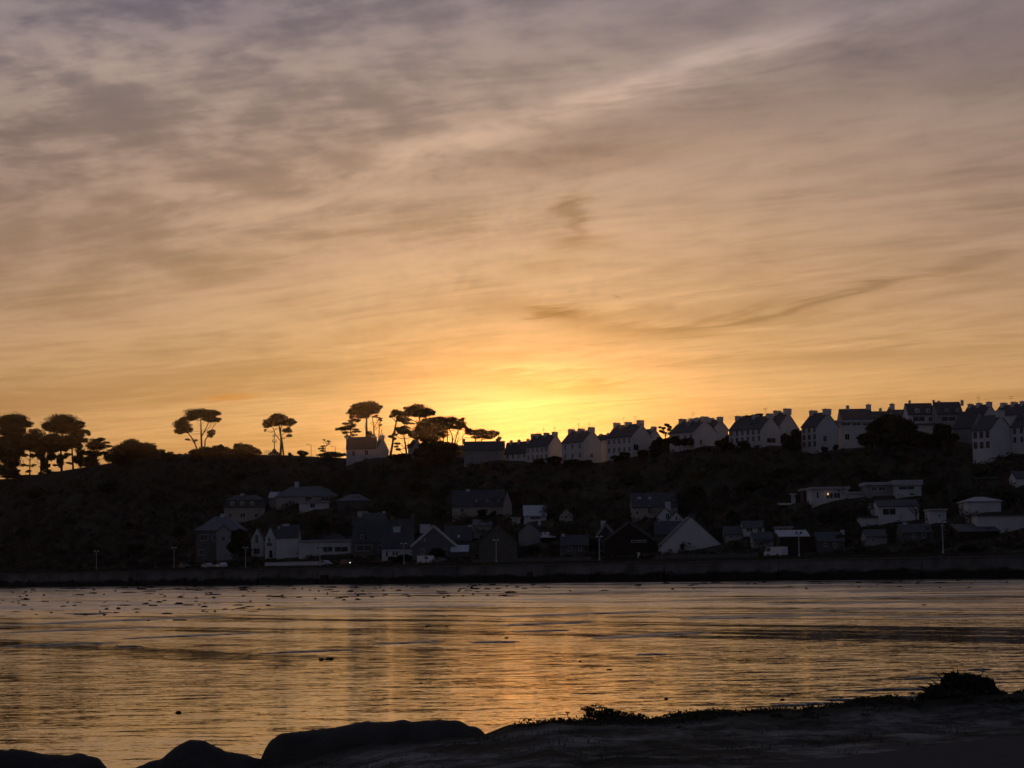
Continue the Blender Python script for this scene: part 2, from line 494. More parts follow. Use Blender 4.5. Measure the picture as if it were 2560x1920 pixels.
# ------------------------------------------------------------------ tidal water
def water_material():
    m = bpy.data.materials.new('shallow_tidal_water'); m.use_nodes = True
    nt = m.node_tree; E.nt = nt
    b = nt.nodes['Principled BSDF']
    b.inputs['Base Color'].default_value = (0.022, 0.020, 0.018, 1)
    b.inputs['IOR'].default_value = 1.33
    geo = nt.nodes.new('ShaderNodeNewGeometry')
    pos = geo.outputs['Position']
    sh = mapping(nt, pos, rot=-SHORE_YAW)                        # x along the shore
    patch = E(noise2(nt, mapping(nt, sh, scale=(0.012, 0.10, 1)), 1.0, 4, 0.55))
    patch2 = E(noise2(nt, mapping(nt, sh, (4, 2, 0), 0, (0.05, 0.35, 1)), 1.0, 4, 0.6))
    calm = (patch * 0.55 + patch2 * 0.45 - 0.395) * 5.5
    calm = calm.clamp(0, 1)
    nt.links.new(((1.0 - calm) * 0.04 + 0.02).v, b.inputs['Roughness'])
    # slopes of small asymmetric ripples, steeper on the rippled flats further out
    c1 = vmath(nt, 'SUBTRACT', noise3c(nt, mapping(nt, pos, rot=R(4), scale=(6.5, 19.0, 1)), 2.5, 0.68), (0.5, 0.5, 0.5))
    c2 = vmath(nt, 'SUBTRACT', noise3c(nt, mapping(nt, pos, rot=R(-9), scale=(0.9, 3.2, 1)), 2.0, 0.5), (0.5, 0.5, 0.5))
    sep = nt.nodes.new('ShaderNodeSeparateXYZ'); nt.links.new(pos, sep.inputs[0])
    far = ((E(sep.outputs[1]) - 30.0) * (1 / 170.0)).clamp(0, 1)
    amp = (calm * 0.6 + 0.4) * (0.15 + far * 0.24)
    bias = (E.math('POWER', far, 1.8) * 0.112 + 0.008) * (calm * 0.85 + 0.15)
    sl = vmath(nt, 'ADD', vmath(nt, 'MULTIPLY', c1, (0.5, 1.0, 0.0)), vmath(nt, 'MULTIPLY', c2, (0.4, 0.7, 0.0)))
    nrm = vmath(nt, 'ADD', scalec(nt, sl, amp), combine(nt, 0.0, bias * -1.0, 1.0))
    nt.links.new(vmath(nt, 'NORMALIZE', nrm), b.inputs['Normal'])
    return m

def noise3c(nt, vec, detail, rough):
    n = nt.nodes.new('ShaderNodeTexNoise')
    n.inputs['Scale'].default_value = 1.0
    n.inputs['Detail'].default_value = detail
    n.inputs['Roughness'].default_value = rough
    nt.links.new(vec, n.inputs['Vector'])
    return n.outputs['Color']
M['water'] = water_material()
wm = MB().poly([(-3000, -200, 0), (3000, -200, 0), (3000, 2500, 0), (-3000, 2500, 0)], [(0, 1, 2, 3)]).build('water', M['water'])
tag(wm, kind='structure')

def lens_bar(name, px0, px1, py, th, skew=0.0):
    """a low bar of wet sand: lens outline on the flat, a few centimetres proud"""
    a = on_z(px0, py + skew); c = on_z(px1, py - skew)
    mid = on_z((px0 + px1) / 2, py); up_ = on_z((px0 + px1) / 2, py - th)
    half = max(0.25, (up_ - mid).length)
    ax = (c - a) * 0.5; cen = (a + c) * 0.5
    dirx = ax.normalized(); diry = Vector((-dirx.y, dirx.x, 0))
    h = min(0.09, 0.015 + 0.0005 * mid.y)
    n = 44; pts = []; fs = []
    for i in range(n + 1):
        u = -1 + 2 * i / n
        w = half * (1 - u * u) ** 0.6 * max(0.15, 0.7 + 0.8 * mnoise.noise((u * 4, px0 * 0.1, py)) + 0.4 * mnoise.noise((u * 11, px0 * 0.1, py)))
        o_ = half * 0.5 * mnoise.noise((u * 2, py, 7))
        for j, (q, z_) in enumerate(((-1, -0.01), (-0.6, 0.7), (0.1, 1.0), (0.7, 0.65), (1, -0.01))):
            p = cen + ax * u + diry * (w * q + o_)
            pts.append((p.x, p.y, (h * z_ if z_ > 0 else -0.02) * max(0.05, (1 - u * u) ** 0.5)))
    for i in range(n):
        for j in range(4):
            fs.append((i * 5 + j, (i + 1) * 5 + j, (i + 1) * 5 + j + 1, i * 5 + j + 1))
    o = MB().poly(pts, fs).build(name, M['wetsand'], None, True)
    return tag(o, kind='structure')

bars = [(1500, 1740, 1480, 3.5, 3), (1280, 1470, 1485, 2, 3), (640, 1280, 1519, 2.5, 4), (0, 560, 1553, 2, 12), (300, 660, 1590, 1.6, 8),
        (1250, 1700, 1535, 2.2, 8), (1250, 1480, 1560, 2, 5), (1480, 1760, 1589, 2.6, 9), (1590, 1675, 1637, 2, 1.5), (930, 1100, 1608, 2.2, 4),
        (1180, 1290, 1606, 2.5, 2), (640, 900, 1630, 1.5, 5), (1900, 2560, 1506, 4, 4), (2050, 2560, 1475, 4.5, 3), (1700, 2300, 1539, 2.4, 3),
        (2260, 2350, 1696, 2.5, 2), (2420, 2480, 1675, 1.8, 1), (2110, 2340, 1725, 2, 3), (1980, 2090, 1760, 3, 2), (2180, 2400, 1743, 2, 2),
        (1920, 2020, 1764, 2.4, 1), (2060, 2150, 1751, 1.8, 1), (1900, 2480, 1525, 2.5, 5), (940, 1060, 1484, 2, 0), (2000, 2560, 1492, 2.2, 5),
        (0, 420, 1575, 2, 8), (0, 300, 1612, 1.5, 5), (1600, 2100, 1500, 2, 4), (300, 345, 1617, 1.6, 1), (180, 260, 1535, 2, 1),
        (1700, 1990, 1545, 2.6, 4), (1290, 1420, 1578, 1.8, 3), (1960, 2560, 1463, 2.2, 2), (2200, 2560, 1542, 2.4, 3)]
for q in bars: lens_bar('sand_bar', *q)

# ------------------------------------------------------------------ near shore: sandy bank, road
BZ = 1.2
def bz(x): return interp(x, [(-6, 0.45), (-3.2, 0.5), (-1.9, 0.85), (-1.0, 1.05), (0.3, 1.2), (10, 1.2)])
crest_px = [(-400, 1950), (0, 1940), (266, 1924), (330, 1920), (404, 1918), (640, 1912), (760, 1890), (900, 1850), (1100, 1838), (1215, 1836), (1251, 1820), (1280, 1809), (1343, 1808),
            (1374, 1803), (1443, 1801), (1530, 1796), (1618, 1800), (1687, 1789), (1778, 1779), (1844, 1781), (1920, 1776), (1970, 1773), (1992, 1778),
            (2070, 1768), (2120, 1754), (2221, 1744), (2249, 1747), (2268, 1757), (2302, 1748), (2420, 1735), (2522, 1734), (2560, 1732), (2900, 1725)]
YC = 24.0
crest = [(at(px, py, YC).x, at(px, py, YC).z) for px, py in crest_px]
ra, rb = on_z(2560, 1840, BZ), on_z(1920, 1914, BZ)
def bank_pt(x, y):
    zc = interp(x, crest)
    yc = YC
    if y >= yc:
        k = smooth(yc, yc + 3.2, y); z = zc * (1 - k) + (-0.5) * k
    else:
        k = smooth(yc - 2.6, yc, y); z = zc * k + bz(x) * (1 - k)
    # small hummocks on the sand in front of the crest
    ex = ra + (rb - ra) * ((x - ra.x) / (rb.x - ra.x))
    if y < yc - 0.05 and y > ex.y + 0.15:
        f = smooth(ex.y + 0.15, ex.y + 1.2, y) * smooth(yc, yc - 0.6, y)
        z += f * (0.035 * mnoise.noise((x * 1.3, y * 1.3, 1)) + 0.02 * mnoise.noise((x * 4, y * 4, 2)))
    return (x, y, z + 0.012 * mnoise.noise((x * 6, y * 6, 4)) * (0.0 if y < ex.y else 1.0))

def sand_material():
    m = bpy.data.materials.new('dune_sand_and_turf'); m.use_nodes = True
    nt = m.node_tree; E.nt = nt
    b = nt.nodes['Principled BSDF']; b.inputs['Roughness'].default_value = 0.95
    b.inputs['Specular IOR Level'].default_value = 0.15
    tc = nt.nodes.new('ShaderNodeTexCoord')
    n1 = noise_tex(nt, tc.outputs['Object'], 1.15, 6, 0.62)
    n2 = noise_tex(nt, tc.outputs['Object'], 7.0, 5, 0.65)
    sp = nt.nodes.new('ShaderNodeSeparateXYZ'); nt.links.new(tc.outputs['Object'], sp.inputs[0])
    turf = ((E(sp.outputs[1]) - 22.7 + (n1 - 0.5) * 3.0) * 1.1).clamp(0, 1)       # turf along the crest of the bank
    c = ramp(nt, n1 * 0.7 + n2 * 0.3, [(0.43, (0.030, 0.029, 0.020)), (0.51, (0.10, 0.095, 0.085)), (0.60, (0.26, 0.25, 0.235))])
    nt.links.new(mixc(nt, turf, c, (0.028, 0.028, 0.017)), b.inputs['Base Color'])
    bp = nt.nodes.new('ShaderNodeBump'); bp.inputs['Distance'].default_value = 0.03
    nt.links.new(n2.v, bp.inputs['Height']); nt.links.new(bp.outputs[0], b.inputs['Normal'])
    return m
M['sand'] = sand_material()
xs = [-60, -30, -15] + frange(-9, 9, 0.09) + [15, 30, 60]
ys = [-8, 0, 8, 12] + frange(14, 24, 0.11) + frange(24.15, 28, 0.25)
tag(grid_mesh('sand_bank', xs, ys, bank_pt, M['sand']), kind='structure')
rd = Vector((rb.x - ra.x, rb.y - ra.y, 0)).normalized()
nr = Vector((rd.y, -rd.x, 0));  nr = nr if nr.y < 0 else -nr
rpts = []
for i in range(-60, 61):
    c = Vector((ra.x, ra.y, 0)) + rd * (i * 0.6)
    w = 0.07 * mnoise.noise((i * 0.31, 0, 9)) + 0.03 * mnoise.noise((i * 1.7, 3, 9))
    p, q = c + nr * w, c + nr * 7.5
    rpts += [(p.x, p.y, BZ + 0.006), (q.x, q.y, BZ + 0.006)]
tag(MB().poly(rpts, [(2 * i, 2 * i + 1, 2 * i + 3, 2 * i + 2) for i in range(120)]).build('road', M['tarmac']), kind='structure')

# ------------------------------------------------------------------ houses
PADS = []           # level garden platforms cut into the slope: (x, y, yaw, half length, half depth, z)
RECTS = []          # frame rectangles of what must stay visible: (x0, x1, y0, y1, distance)
_wm = {}
def window(parent, x, y, z, w, h, rz=0.0, frame='paint', name='window'):
    """frame with a set-in pane; x, y, z is the middle of the opening on the wall face, facing local -y after rz"""
    key = (round(w, 2), round(h, 2), frame)
    if key not in _wm:
        f = MB()
        t = min(0.09, w * 0.14)
        f.box(-w / 2, -w / 2 + t, -0.05, 0.12, -h / 2, h / 2).box(w / 2 - t, w / 2, -0.05, 0.12, -h / 2, h / 2)
        f.box(-w / 2 + t, w / 2 - t, -0.05, 0.12, h / 2 - t, h / 2).box(-w / 2 + t, w / 2 - t, -0.05, 0.12, -h / 2, -h / 2 + t)
        if w > 0.8: f.box(-0.03, 0.03, -0.045, 0.1, -h / 2 + t, h / 2 - t)
        g = MB().box(-w / 2 + t * 0.8, w / 2 - t * 0.8, -0.012, 0.03, -h / 2 + t * 0.8, h / 2 - t * 0.8)
        _wm[key] = (f.mesh('window', M[frame]), g.mesh('pane', M['glass']))
    fm, gm = _wm[key]
    o = bpy.data.objects.new(name, fm); COL.objects.link(o); o.parent = parent
    o.location = (x, y, z); o.rotation_euler = (0, 0, rz)
    p = bpy.data.objects.new('pane', gm); COL.objects.link(p); p.parent = o
    return o

def chimney(parent, x, y, z0, z1, wx, wy, material, pots=2):
    b = MB().box(x - wx / 2, x + wx / 2, y - wy / 2, y + wy / 2, z0, z1)
    b.box(x - wx / 2 - 0.08, x + wx / 2 + 0.08, y - wy / 2 - 0.08, y + wy / 2 + 0.08, z1 + 0.002, z1 + 0.16)
    o = b.build('chimney', material, parent)
    for i in range(pots):
        yy = y + (i - (pots - 1) / 2) * wy * 0.5
        MB().tube([(x, yy, z1 + 0.15), (x, yy, z1 + 0.36)], [0.11, 0.09], 6).build('chimney_pot', M['brick'], o)
    return o

def gable_solid(L, B, H, Rr, z0, roofmat, wallmat, root, ridge='x', ov=0.25, verge=0.12):
    """walls with gables and a two-slope roof; ridge along local x or y"""
    W_, D_ = (L, B) if ridge == 'x' else (B, L)     # W_: along ridge, D_: across
    ax = 'x' if ridge == 'x' else 'y'
    MB().prism([(-D_ / 2, z0), (D_ / 2, z0), (D_ / 2, H), (0, H + Rr), (-D_ / 2, H)], ax, -W_ / 2, W_ / 2).build('wall', wallmat, root)
    sl = Rr / (D_ / 2); th = 0.2; up = 0.03
    rb = MB()
    for sg in (-1, 1):
        e = sg * (D_ / 2 + ov)
        out = [(e, H - ov * sl + up), (0, H + Rr + up), (0, H + Rr + up + th), (e, H - ov * sl + up + th * 0.8)]
        if sg > 0: out = out[::-1]
        rb.prism(out, ax, -W_ / 2 - verge, W_ / 2 + verge)
    return rb.build('roof', roofmat, root)

def antenna(root, x, y, z, h=2.6):
    MB().tube([(x, y, z), (x, y, z + h)], 0.035, 4).box(x - 0.7, x + 0.7, y - 0.03, y + 0.03, z + h - 0.25, z + h - 0.19) \
        .box(x - 0.5, x + 0.5, y - 0.03, y + 0.03, z + h - 0.65, z + h - 0.59).build('antenna', M['steel'], root)

def corner_house(name, label, xl, xc, xr, yb, ye, yr, t, wall='render', roof='slate', ch=(), cols=0, levels=1, gwin=(), sky=(),
                 ant=(), cat='house', group=None, chw='render', frame='paint'):
    """house lying along the hill's contour: long front seen at a slant on the left, gable end on the right"""
    c = on_t(xc, yb, t)
    s0 = st(c.x, c.y)[0]
    l = on_t(xl, yb, t); L = s0 - st(l.x, l.y)[0]
    d = ray(xr, yb); k = d.x / d.y
    B = (k * c.y - c.x) / (SN.x - SN.y * k)
    H = at(xc, ye, c.y).z - c.z
    apex = Vector((c.x, c.y, 0)) + SN * (B / 2)
    d = ray((xc + xr) / 2, yr); za = (CAM + d * (apex.y / d.y)).z - c.z
    Rr = max(1.2, za - H)
    cen = Vector((c.x, c.y, 0)) - SU * (L / 2) + SN * (B / 2)
    root = empty(name, (cen.x, cen.y, c.z), SHORE_YAW)
    rf = gable_solid(L, B, H, Rr, -10.0, M[roof], M[wall], root)
    for fr, up in ch:
        chimney(root, -L / 2 + fr * L, 0, H + Rr - 0.5, H + Rr + up * 0.6, 0.8, min(2.3, B * 0.3), M[chw], 2)
    for i in range(cols):
        fx = -L / 2 + L * (i + 0.5) / cols
        for lv in range(levels):
            z = 0.9 + (H - 0.9) * (lv + 0.5) / levels
            window(root, fx, -B / 2, z, 1.0, 1.45, 0, frame)
    for fy, fz, w, h in gwin:
        window(root, L / 2, -B / 2 + fy * B, fz * H, w, h, R(90), frame)
    for fx, fz in sky:
        yy = -B / 2 + fz * B / 2
        a = math.atan2(Rr, B / 2)
        o = MB().box(-0.5, 0.5, -0.7, 0.7, 0.0, 0.09).build('skylight', M['glass'], root)
        o.location = (-L / 2 + fx * L, yy, H + Rr * fz + 0.25); o.rotation_euler = (a, 0, 0)
    for fx in ant: antenna(root, -L / 2 + fx * L, 0.6, H + Rr - 0.2)
    tag(root, label, cat, group)
    RECTS.append((xl, xr, min(yr, ye) - 5, yb, c.y - 2))
    return root

def front_house(typ, name, label, xl, xr, yb, ye, yr, t=None, B=8.0, wall='render', roof='slate', ch=(), win=(), dorm=(), sky=(), door=(),
                cat='house', chw='render', yaw=0.0, verge=0.12, barge=None, fr='paint', sink=2.5, group=None, clear=None):
    """house seen square-on: E eaves front, G gable front, H hip, M mansard, F flat, S single slope to the front"""
    mx = (xl + xr) / 2
    g = ground(mx, yb) if t is None else on_t(mx, yb, t)
    Df = g.y
    l, r_ = at(xl, yb, Df), at(xr, yb, Df)
    L = r_.x - l.x
    z0 = g.z; cx = (l.x + r_.x) / 2
    H = at(mx, ye, Df).z - z0
    if t is not None and t > 60: sink = 10.0
    root = empty(name, (cx, Df + B / 2, z0), yaw)
    yf = -B / 2
    zr = at(mx, yr, Df + (B / 2 if typ in 'EHM' else 0.0)).z - z0
    Rr = max(0.3, zr - H)
    wm_, rm = M[wall], M[roof]
    if typ == 'E': gable_solid(L, B, H, Rr, -sink, rm, wm_, root, 'x', 0.25, verge)
    elif typ == 'G':
        gable_solid(L, B, H, Rr, -sink, rm, wm_, root, 'y', 0.3, verge)
        if barge:
            a = math.atan2(Rr, L / 2); ln = math.hypot(Rr, L / 2) + 0.4
            for sg in (-1, 1):
                o = MB().box(-ln, 0.05, -0.16, 0.0, -0.30, 0.30).build('barge_board', M[barge], root)
                o.location = (0, yf - 0.14, H + Rr + 0.05)
                o.rotation_euler = (0, -a, 0) if sg < 0 else (0, -a, math.pi)
                if sg > 0: o.location = (0, yf - 0.30, H + Rr + 0.05)
    elif typ in 'HM':
        MB().box(-L / 2, L / 2, -B / 2, B / 2, -sink, H).build('wall', wm_, root)
        ov = 0.35; X, Y = L / 2 + ov, B / 2 + ov; rx = max(0.15 * L, L / 2 - B * 0.45)
        b = MB()
        if typ == 'H':
            b.poly([(-X, -Y, H - 0.1), (X, -Y, H - 0.1), (X, Y, H - 0.1), (-X, Y, H - 0.1), (-X, -Y, H + 0.1), (X, -Y, H + 0.1), (X, Y, H + 0.1), (-X, Y, H + 0.1),
                    (-rx, 0, H + Rr), (rx, 0, H + Rr)],
                   [(3, 2, 1, 0), (0, 1, 5, 4), (1, 2, 6, 5), (2, 3, 7, 6), (3, 0, 4, 7), (4, 5, 9, 8), (5, 6, 9), (6, 7, 8, 9), (7, 4, 8)])
        else:
            i1 = 0.9; h1 = Rr * 0.62; X1, Y1 = X - i1, Y - i1
            b.poly([(-X, -Y, H - 0.02), (X, -Y, H - 0.02), (X, Y, H - 0.02), (-X, Y, H - 0.02), (-X1, -Y1, H + h1), (X1, -Y1, H + h1), (X1, Y1, H + h1), (-X1, Y1, H + h1),
                    (-X1 * 0.6, 0, H + Rr), (X1 * 0.6, 0, H + Rr)],
                   [(3, 2, 1, 0), (0, 1, 5, 4), (1, 2, 6, 5), (2, 3, 7, 6), (3, 0, 4, 7), (4, 5, 9, 8), (5, 6, 9), (6, 7, 8, 9), (7, 4, 8)])
        b.build('roof', rm, root)
    elif typ == 'F':
        MB().box(-L / 2, L / 2, -B / 2, B / 2, -sink, H).build('wall', wm_, root)
        MB().box(-L / 2 - 0.3, L / 2 + 0.3, -B / 2 - 0.5, B / 2 + 0.3, H + 0.002, H + max(0.2, Rr)).build('roof', rm, root)
    elif typ == 'S':
        MB().prism([(-B / 2, -sink), (B / 2, -sink), (B / 2, H + Rr), (-B / 2, H)], 'x', -L / 2, L / 2).build('wall', wm_, root)
        a = Rr / B
        MB().prism([(-B / 2 - 0.3, H - 0.3 * a + 0.03), (B / 2 + 0.3, H + Rr + 0.3 * a + 0.03), (B / 2 + 0.3, H + Rr + 0.3 * a + 0.2), (-B / 2 - 0.3, H - 0.3 * a + 0.2)],
                   'x', -L / 2 - 0.2, L / 2 + 0.2).build('roof', rm, root)
    def loc(px, py, D=Df):
        p = at(px, py, D); return p.x - cx, p.z - z0
    for (a, b_, c, d) in win:
        x0, zb = loc(a, d); x1, zt = loc(b_, c)
        window(root, (x0 + x1) / 2, yf, (zb + zt) / 2, max(0.5, x1 - x0), max(0.5, zt - zb), 0, fr)
    for (a, b_, c, d) in door:
        x0, zb = loc(a, d); x1, zt = loc(b_, c)
        o = MB().box(x0, x1, yf - 0.03, yf + 0.05, zb, zt).build('door', M['wood'], root)
        MB().box(x1 - 0.2, x1 - 0.12, yf - 0.10, yf - 0.03, (zb + zt) / 2, (zb + zt) / 2 + 0.12).build('handle', M['steel'], o)
    for (px, top, wpx, hpx) in ch:
        x0, zt = loc(px, top, Df + B / 2); w = wpx * Df / F
        chimney(root, x0, 0 if typ != 'G' else -B * 0.3, zt - hpx * Df / F - 0.6, zt, w, 0.9, M[chw], 2)
    for (px, top, bot, wpx) in dorm:
        x0, zt = loc(px, top); _, zb = loc(px, bot); w = wpx * Df / F
        fy = yf + 0.35 if typ != 'M' else yf - 0.12
        d = MB().prism([(-w / 2 + x0, zb), (w / 2 + x0, zb), (w / 2 + x0, zt - w * 0.25), (x0, zt), (-w / 2 + x0, zt - w * 0.25)], 'y', fy, fy + B * 0.42).build('dormer', wm_, root)
        window(d, x0, fy, (zb + zt) / 2 - 0.1, w * 0.5, (zt - zb) * 0.55, 0, fr)
        rfm = MB()
        rfm.prism([(x0 - w / 2 - 0.1, zt - w * 0.25 - 0.03), (x0, zt + 0.03), (x0, zt + 0.15), (x0 - w / 2 - 0.1, zt - w * 0.25 + 0.09)][::-1], 'y', fy - 0.1, fy + B * 0.42)
        rfm.prism([(x0 + w / 2 + 0.1, zt - w * 0.25 - 0.03), (x0, zt + 0.03), (x0, zt + 0.15), (x0 + w / 2 + 0.1, zt - w * 0.25 + 0.09)], 'y', fy - 0.1, fy + B * 0.42)
        rfm.build('dormer_roof', rm, d)
    for (a, b_, c, d) in sky:
        x0, _ = loc(a, c); x1, _ = loc(b_, d)
        f0 = (loc(a, d)[1] - H) / Rr; f1 = (loc(a, c)[1] - H) / Rr
        f0, f1 = max(0.05, min(0.9, f0)), max(0.1, min(0.95, f1)); f1 = max(f1, f0 + 0.08)
        if typ == 'E':
            y0, y1 = yf + f0 * B / 2, yf + f1 * B / 2; an = math.atan2(Rr, B / 2)
            o = MB().box(-(x1 - x0) / 2, (x1 - x0) / 2, -0.02, math.hypot(y1 - y0, (f1 - f0) * Rr), 0, 0.1).build('skylight', M['zinc'], root)
            o.location = ((x0 + x1) / 2, y0, H + f0 * Rr + 0.26); o.rotation_euler = (an, 0, 0)
        else:
            MB().box(x0, x1, yf - 0.07, yf + 0.02, H + f0 * Rr, H + f1 * Rr).build('skylight', M['zinc'], root)
    PADS.append((cx, Df + B / 2, 0.0, L / 2, B / 2, z0 - 0.05))
    tag(root, label, cat, group)
    RECTS.append((xl - 3, xr + 3, min(yr, ye) - 6, yb if clear is None else clear, Df - 1))
    return root

TG = 'pale terraced houses stepping along the ridge'
# --- terraces on the ridge (from the sunset glow to the right)
corner_house('terraced_house', 'long low end of the terrace beside the umbrella pines, nearest the sunset glow', 1262, 1318, 1330, 1158, 1127, 1104, 84,
             ch=((0.2, 0.9), (0.55, 0.9), (0.95, 0.9)), cols=4, levels=1, group=TG)
corner_house('terraced_house', 'four-chimney pale terrace right of the sunset glow, its roof rimmed orange', 1316, 1372, 1408, 1158, 1113, 1087, 82,
             ch=((0.02, 1.0), (0.25, 1.0), (0.6, 1.0), (0.97, 1.1)), cols=5, levels=2, group=TG, ant=(0.4, 0.9))
corner_house('terraced_house', 'pale ridge house with three broad chimneys, just right of the V-shaped sunlit gap', 1405, 1459, 1504, 1157, 1103, 1076, 82,
             ch=((0.05, 1.1), (0.5, 1.0), (0.97, 1.2)), cols=3, levels=2, gwin=((0.45, 0.35, 1.0, 1.2),), group=TG, ant=(0.3, 0.8))
corner_house('house', 'low dark-roofed house wedged between two pale terraces on the ridge', 1490, 1520, 1535, 1135, 1098, 1089, 92, ch=((0.2, 0.5), (0.8, 0.6)))
corner_house('terraced_house', 'pale terrace with skylights and a dark square window in its gable end', 1517, 1581, 1628, 1141, 1090, 1060, 82,
             ch=((0.05, 1.2), (0.5, 1.1), (0.97, 1.4)), cols=5, levels=2, gwin=((0.2, 0.45, 2.0, 1.7),), sky=((0.72, 0.6), (0.8, 0.6), (0.88, 0.6)), group=TG, ant=(0.25, 0.7))
corner_house('house', 'house tucked behind the pale terrace, only its roof slope and chimney showing', 1600, 1620, 1655, 1135, 1096, 1073, 94, ch=((0.9, 0.9),))
corner_house('terraced_house', 'pale gabled house right of the small round tree, a door low in its gable', 1674, 1736, 1792, 1114, 1078, 1050, 80,
             ch=((0.1, 1.0), (0.5, 0.8), (0.75, 0.9), (0.98, 1.2)), cols=4, levels=1, gwin=((0.3, 0.25, 1.1, 1.5),), sky=((0.6, 0.5),), group=TG, ant=(0.45,))
corner_house('house', 'second gable peeping out behind, its right slope edged with sunlight', 1758, 1783, 1821, 1110, 1072, 1050, 96, ch=((0.1, 0.9), (0.97, 1.1)))
corner_house('terraced_house', 'wide pale terrace with bushes crowding along its roof line', 1823, 1905, 1951, 1113, 1070, 1041, 80,
             ch=((0.03, 1.0), (0.55, 0.8), (0.98, 0.9)), cols=6, levels=2, gwin=((0.5, 0.3, 3.2, 1.3),), sky=((0.55, 0.5), (0.65, 0.5)), group=TG, ant=(0.8,))
corner_house('house', 'gabled house behind the wide terrace, tall chimney on its apex and long sunlit slope', 1915, 1944, 1999, 1110, 1072, 1032, 94, ch=((0.1, 1.0), (0.96, 1.5)))
corner_house('terraced_house', 'tall narrow three-storey pale house standing alone with two broad chimneys', 2005, 2044, 2098, 1127, 1065, 1032, 80,
             ch=((0.1, 1.1), (0.97, 1.3)), cols=3, levels=3, gwin=((0.35, 0.5, 1.3, 1.5),), group=TG)
# --- crowded roofs at the right end of the ridge
front_house('E', 'house', 'dark slate house with a squat double chimney above the flat white balcony', 2106, 2184, 1090, 1049, 1024, 104, 8, 'render_grey', 'slate',
            ch=((2119, 1016, 7, 8), (2171, 1013, 12, 8)))
front_house('F', 'flat_roofed_house', 'flat white building with a long balcony band left of the dark cypress mound', 2092, 2182, 1098, 1056, 1050, 92, 9, 'render', 'zinc',
            win=((2104, 2126, 1057, 1064), (2130, 2152, 1057, 1064), (2156, 2176, 1057, 1064), (2112, 2124, 1084, 1100)))
front_house('E', 'house', 'low dark roof half hidden behind the top of the cypress mound', 2182, 2222, 1080, 1046, 1030, 108, 8, 'render_grey', 'slate', ch=((2201, 1023, 6, 6),))
corner_house('house', 'narrow gable with one tall chimney rising behind the cypress mound', 2214, 2222, 2244, 1078, 1037, 1019, 108, ch=((0.9, 1.3),))
front_house('E', 'house', 'long low dark roof joined to the left of the twin white dormer houses', 2237, 2272, 1078, 1046, 1026, 106, 8, 'render_grey', 'slate')
front_house('E', 'dormer_house', 'first of two white dormer houses on the skyline, horned gables and a long window', 2272, 2337, 1078, 1036, 1010, 98, 8, 'render', 'slate',
            ch=((2274, 1004, 4, 8), (2334, 1003, 4, 8)), dorm=((2294, 1019, 1032, 10), (2321, 1019, 1032, 10)),
            win=((2282, 2312, 1040, 1054), (2321, 2332, 1042, 1054)), group='white dormer houses')
front_house('E', 'dormer_house', 'second white dormer house on the skyline, square roof ends and grey lower wall', 2344, 2408, 1076, 1034, 1007, 98, 8, 'render_grey', 'slate',
            ch=((2347, 1005, 6, 5), (2405, 1003, 6, 5)), dorm=((2367, 1018, 1031, 10), (2393, 1018, 1031, 10)), win=((2352, 2390, 1040, 1054),), group='white dormer houses')
front_house('F', 'garden_wall', 'white terrace wall stepping below the two dormer houses', 2250, 2345, 1083, 1062, 1060, 93, 1.2, 'render', 'granite', cat='wall', sink=1.5)
corner_house('house', 'skyline house with white-edged gable and two chimneys, right of the dormer houses', 2408, 2462, 2492, 1070, 1036, 1012, 106, ch=((0.1, 0.7), (0.5, 0.8), (0.96, 0.9)), ant=(0.4,))
corner_house('house', 'last dark-roofed terrace on the skyline at the frame edge', 2484, 2560, 2600, 1075, 1034, 1009, 112, ch=((0.1, 0.9), (0.45, 0.9), (0.75, 0.9)), ant=(0.3,))
corner_house('house', 'grey-white house with a big slate roof left of the bright blue-windowed house', 2384, 2432, 2470, 1108, 1067, 1028, 84, 'render_grey', ch=(), cols=0)
corner_house('house', 'bright white house with three blue windows in a row and a broad gable chimney', 2432, 2478, 2532, 1134, 1073, 1038, 73, ch=((0.96, 1.5),), cols=3, levels=2,
             frame='blue_paint')
corner_house('house', 'white house with skylit dark roof cut off by the frame edge', 2529, 2582, 2620, 1118, 1064, 1035, 80, cols=3, levels=2, sky=((0.2, 0.6),), ch=((0.97, 1.2),))
# --- house under the tall umbrella pine and its neighbours
front_house('E', 'house', 'white house with gable chimneys below the tall umbrella pine on the skyline', 866, 940, 1157, 1122, 1094, 80, 8, 'render', 'slate',
            ch=((868, 1088, 6, 10), (935, 1086, 7, 12)), win=((880, 888, 1126, 1140), (911, 921, 1125, 1138)), door=((911, 921, 1146, 1157),))
corner_house('house', 'side wing with slanting sunlit roof behind the white house under the pines', 934, 941, 972, 1150, 1126, 1094, 86, ch=((0.9, 0.9),))
corner_house('house', 'small white gable at the left end of the dense pine clump', 1020, 1031, 1056, 1136, 1118, 1100, 84, ch=((0.8, 0.8),))
front_house('E', 'house', 'long pale house with a low slate roof under the small pines left of the terraces', 1160, 1262, 1152, 1125, 1105, 80, 8, 'render_grey', 'slate',
            ch=((1160, 1099, 6, 6), (1248, 1098, 6, 6)), win=((1177, 1181, 1130, 1136), (1189, 1196, 1129, 1136), (1212, 1220, 1130, 1136), (1240, 1246, 1130, 1137)))
front_house('E', 'outbuilding', 'low grey outbuilding in front of the dense pine clump', 1126, 1160, 1140, 1126, 1115, 88, 6, 'render_grey', 'slate', cat='shed')

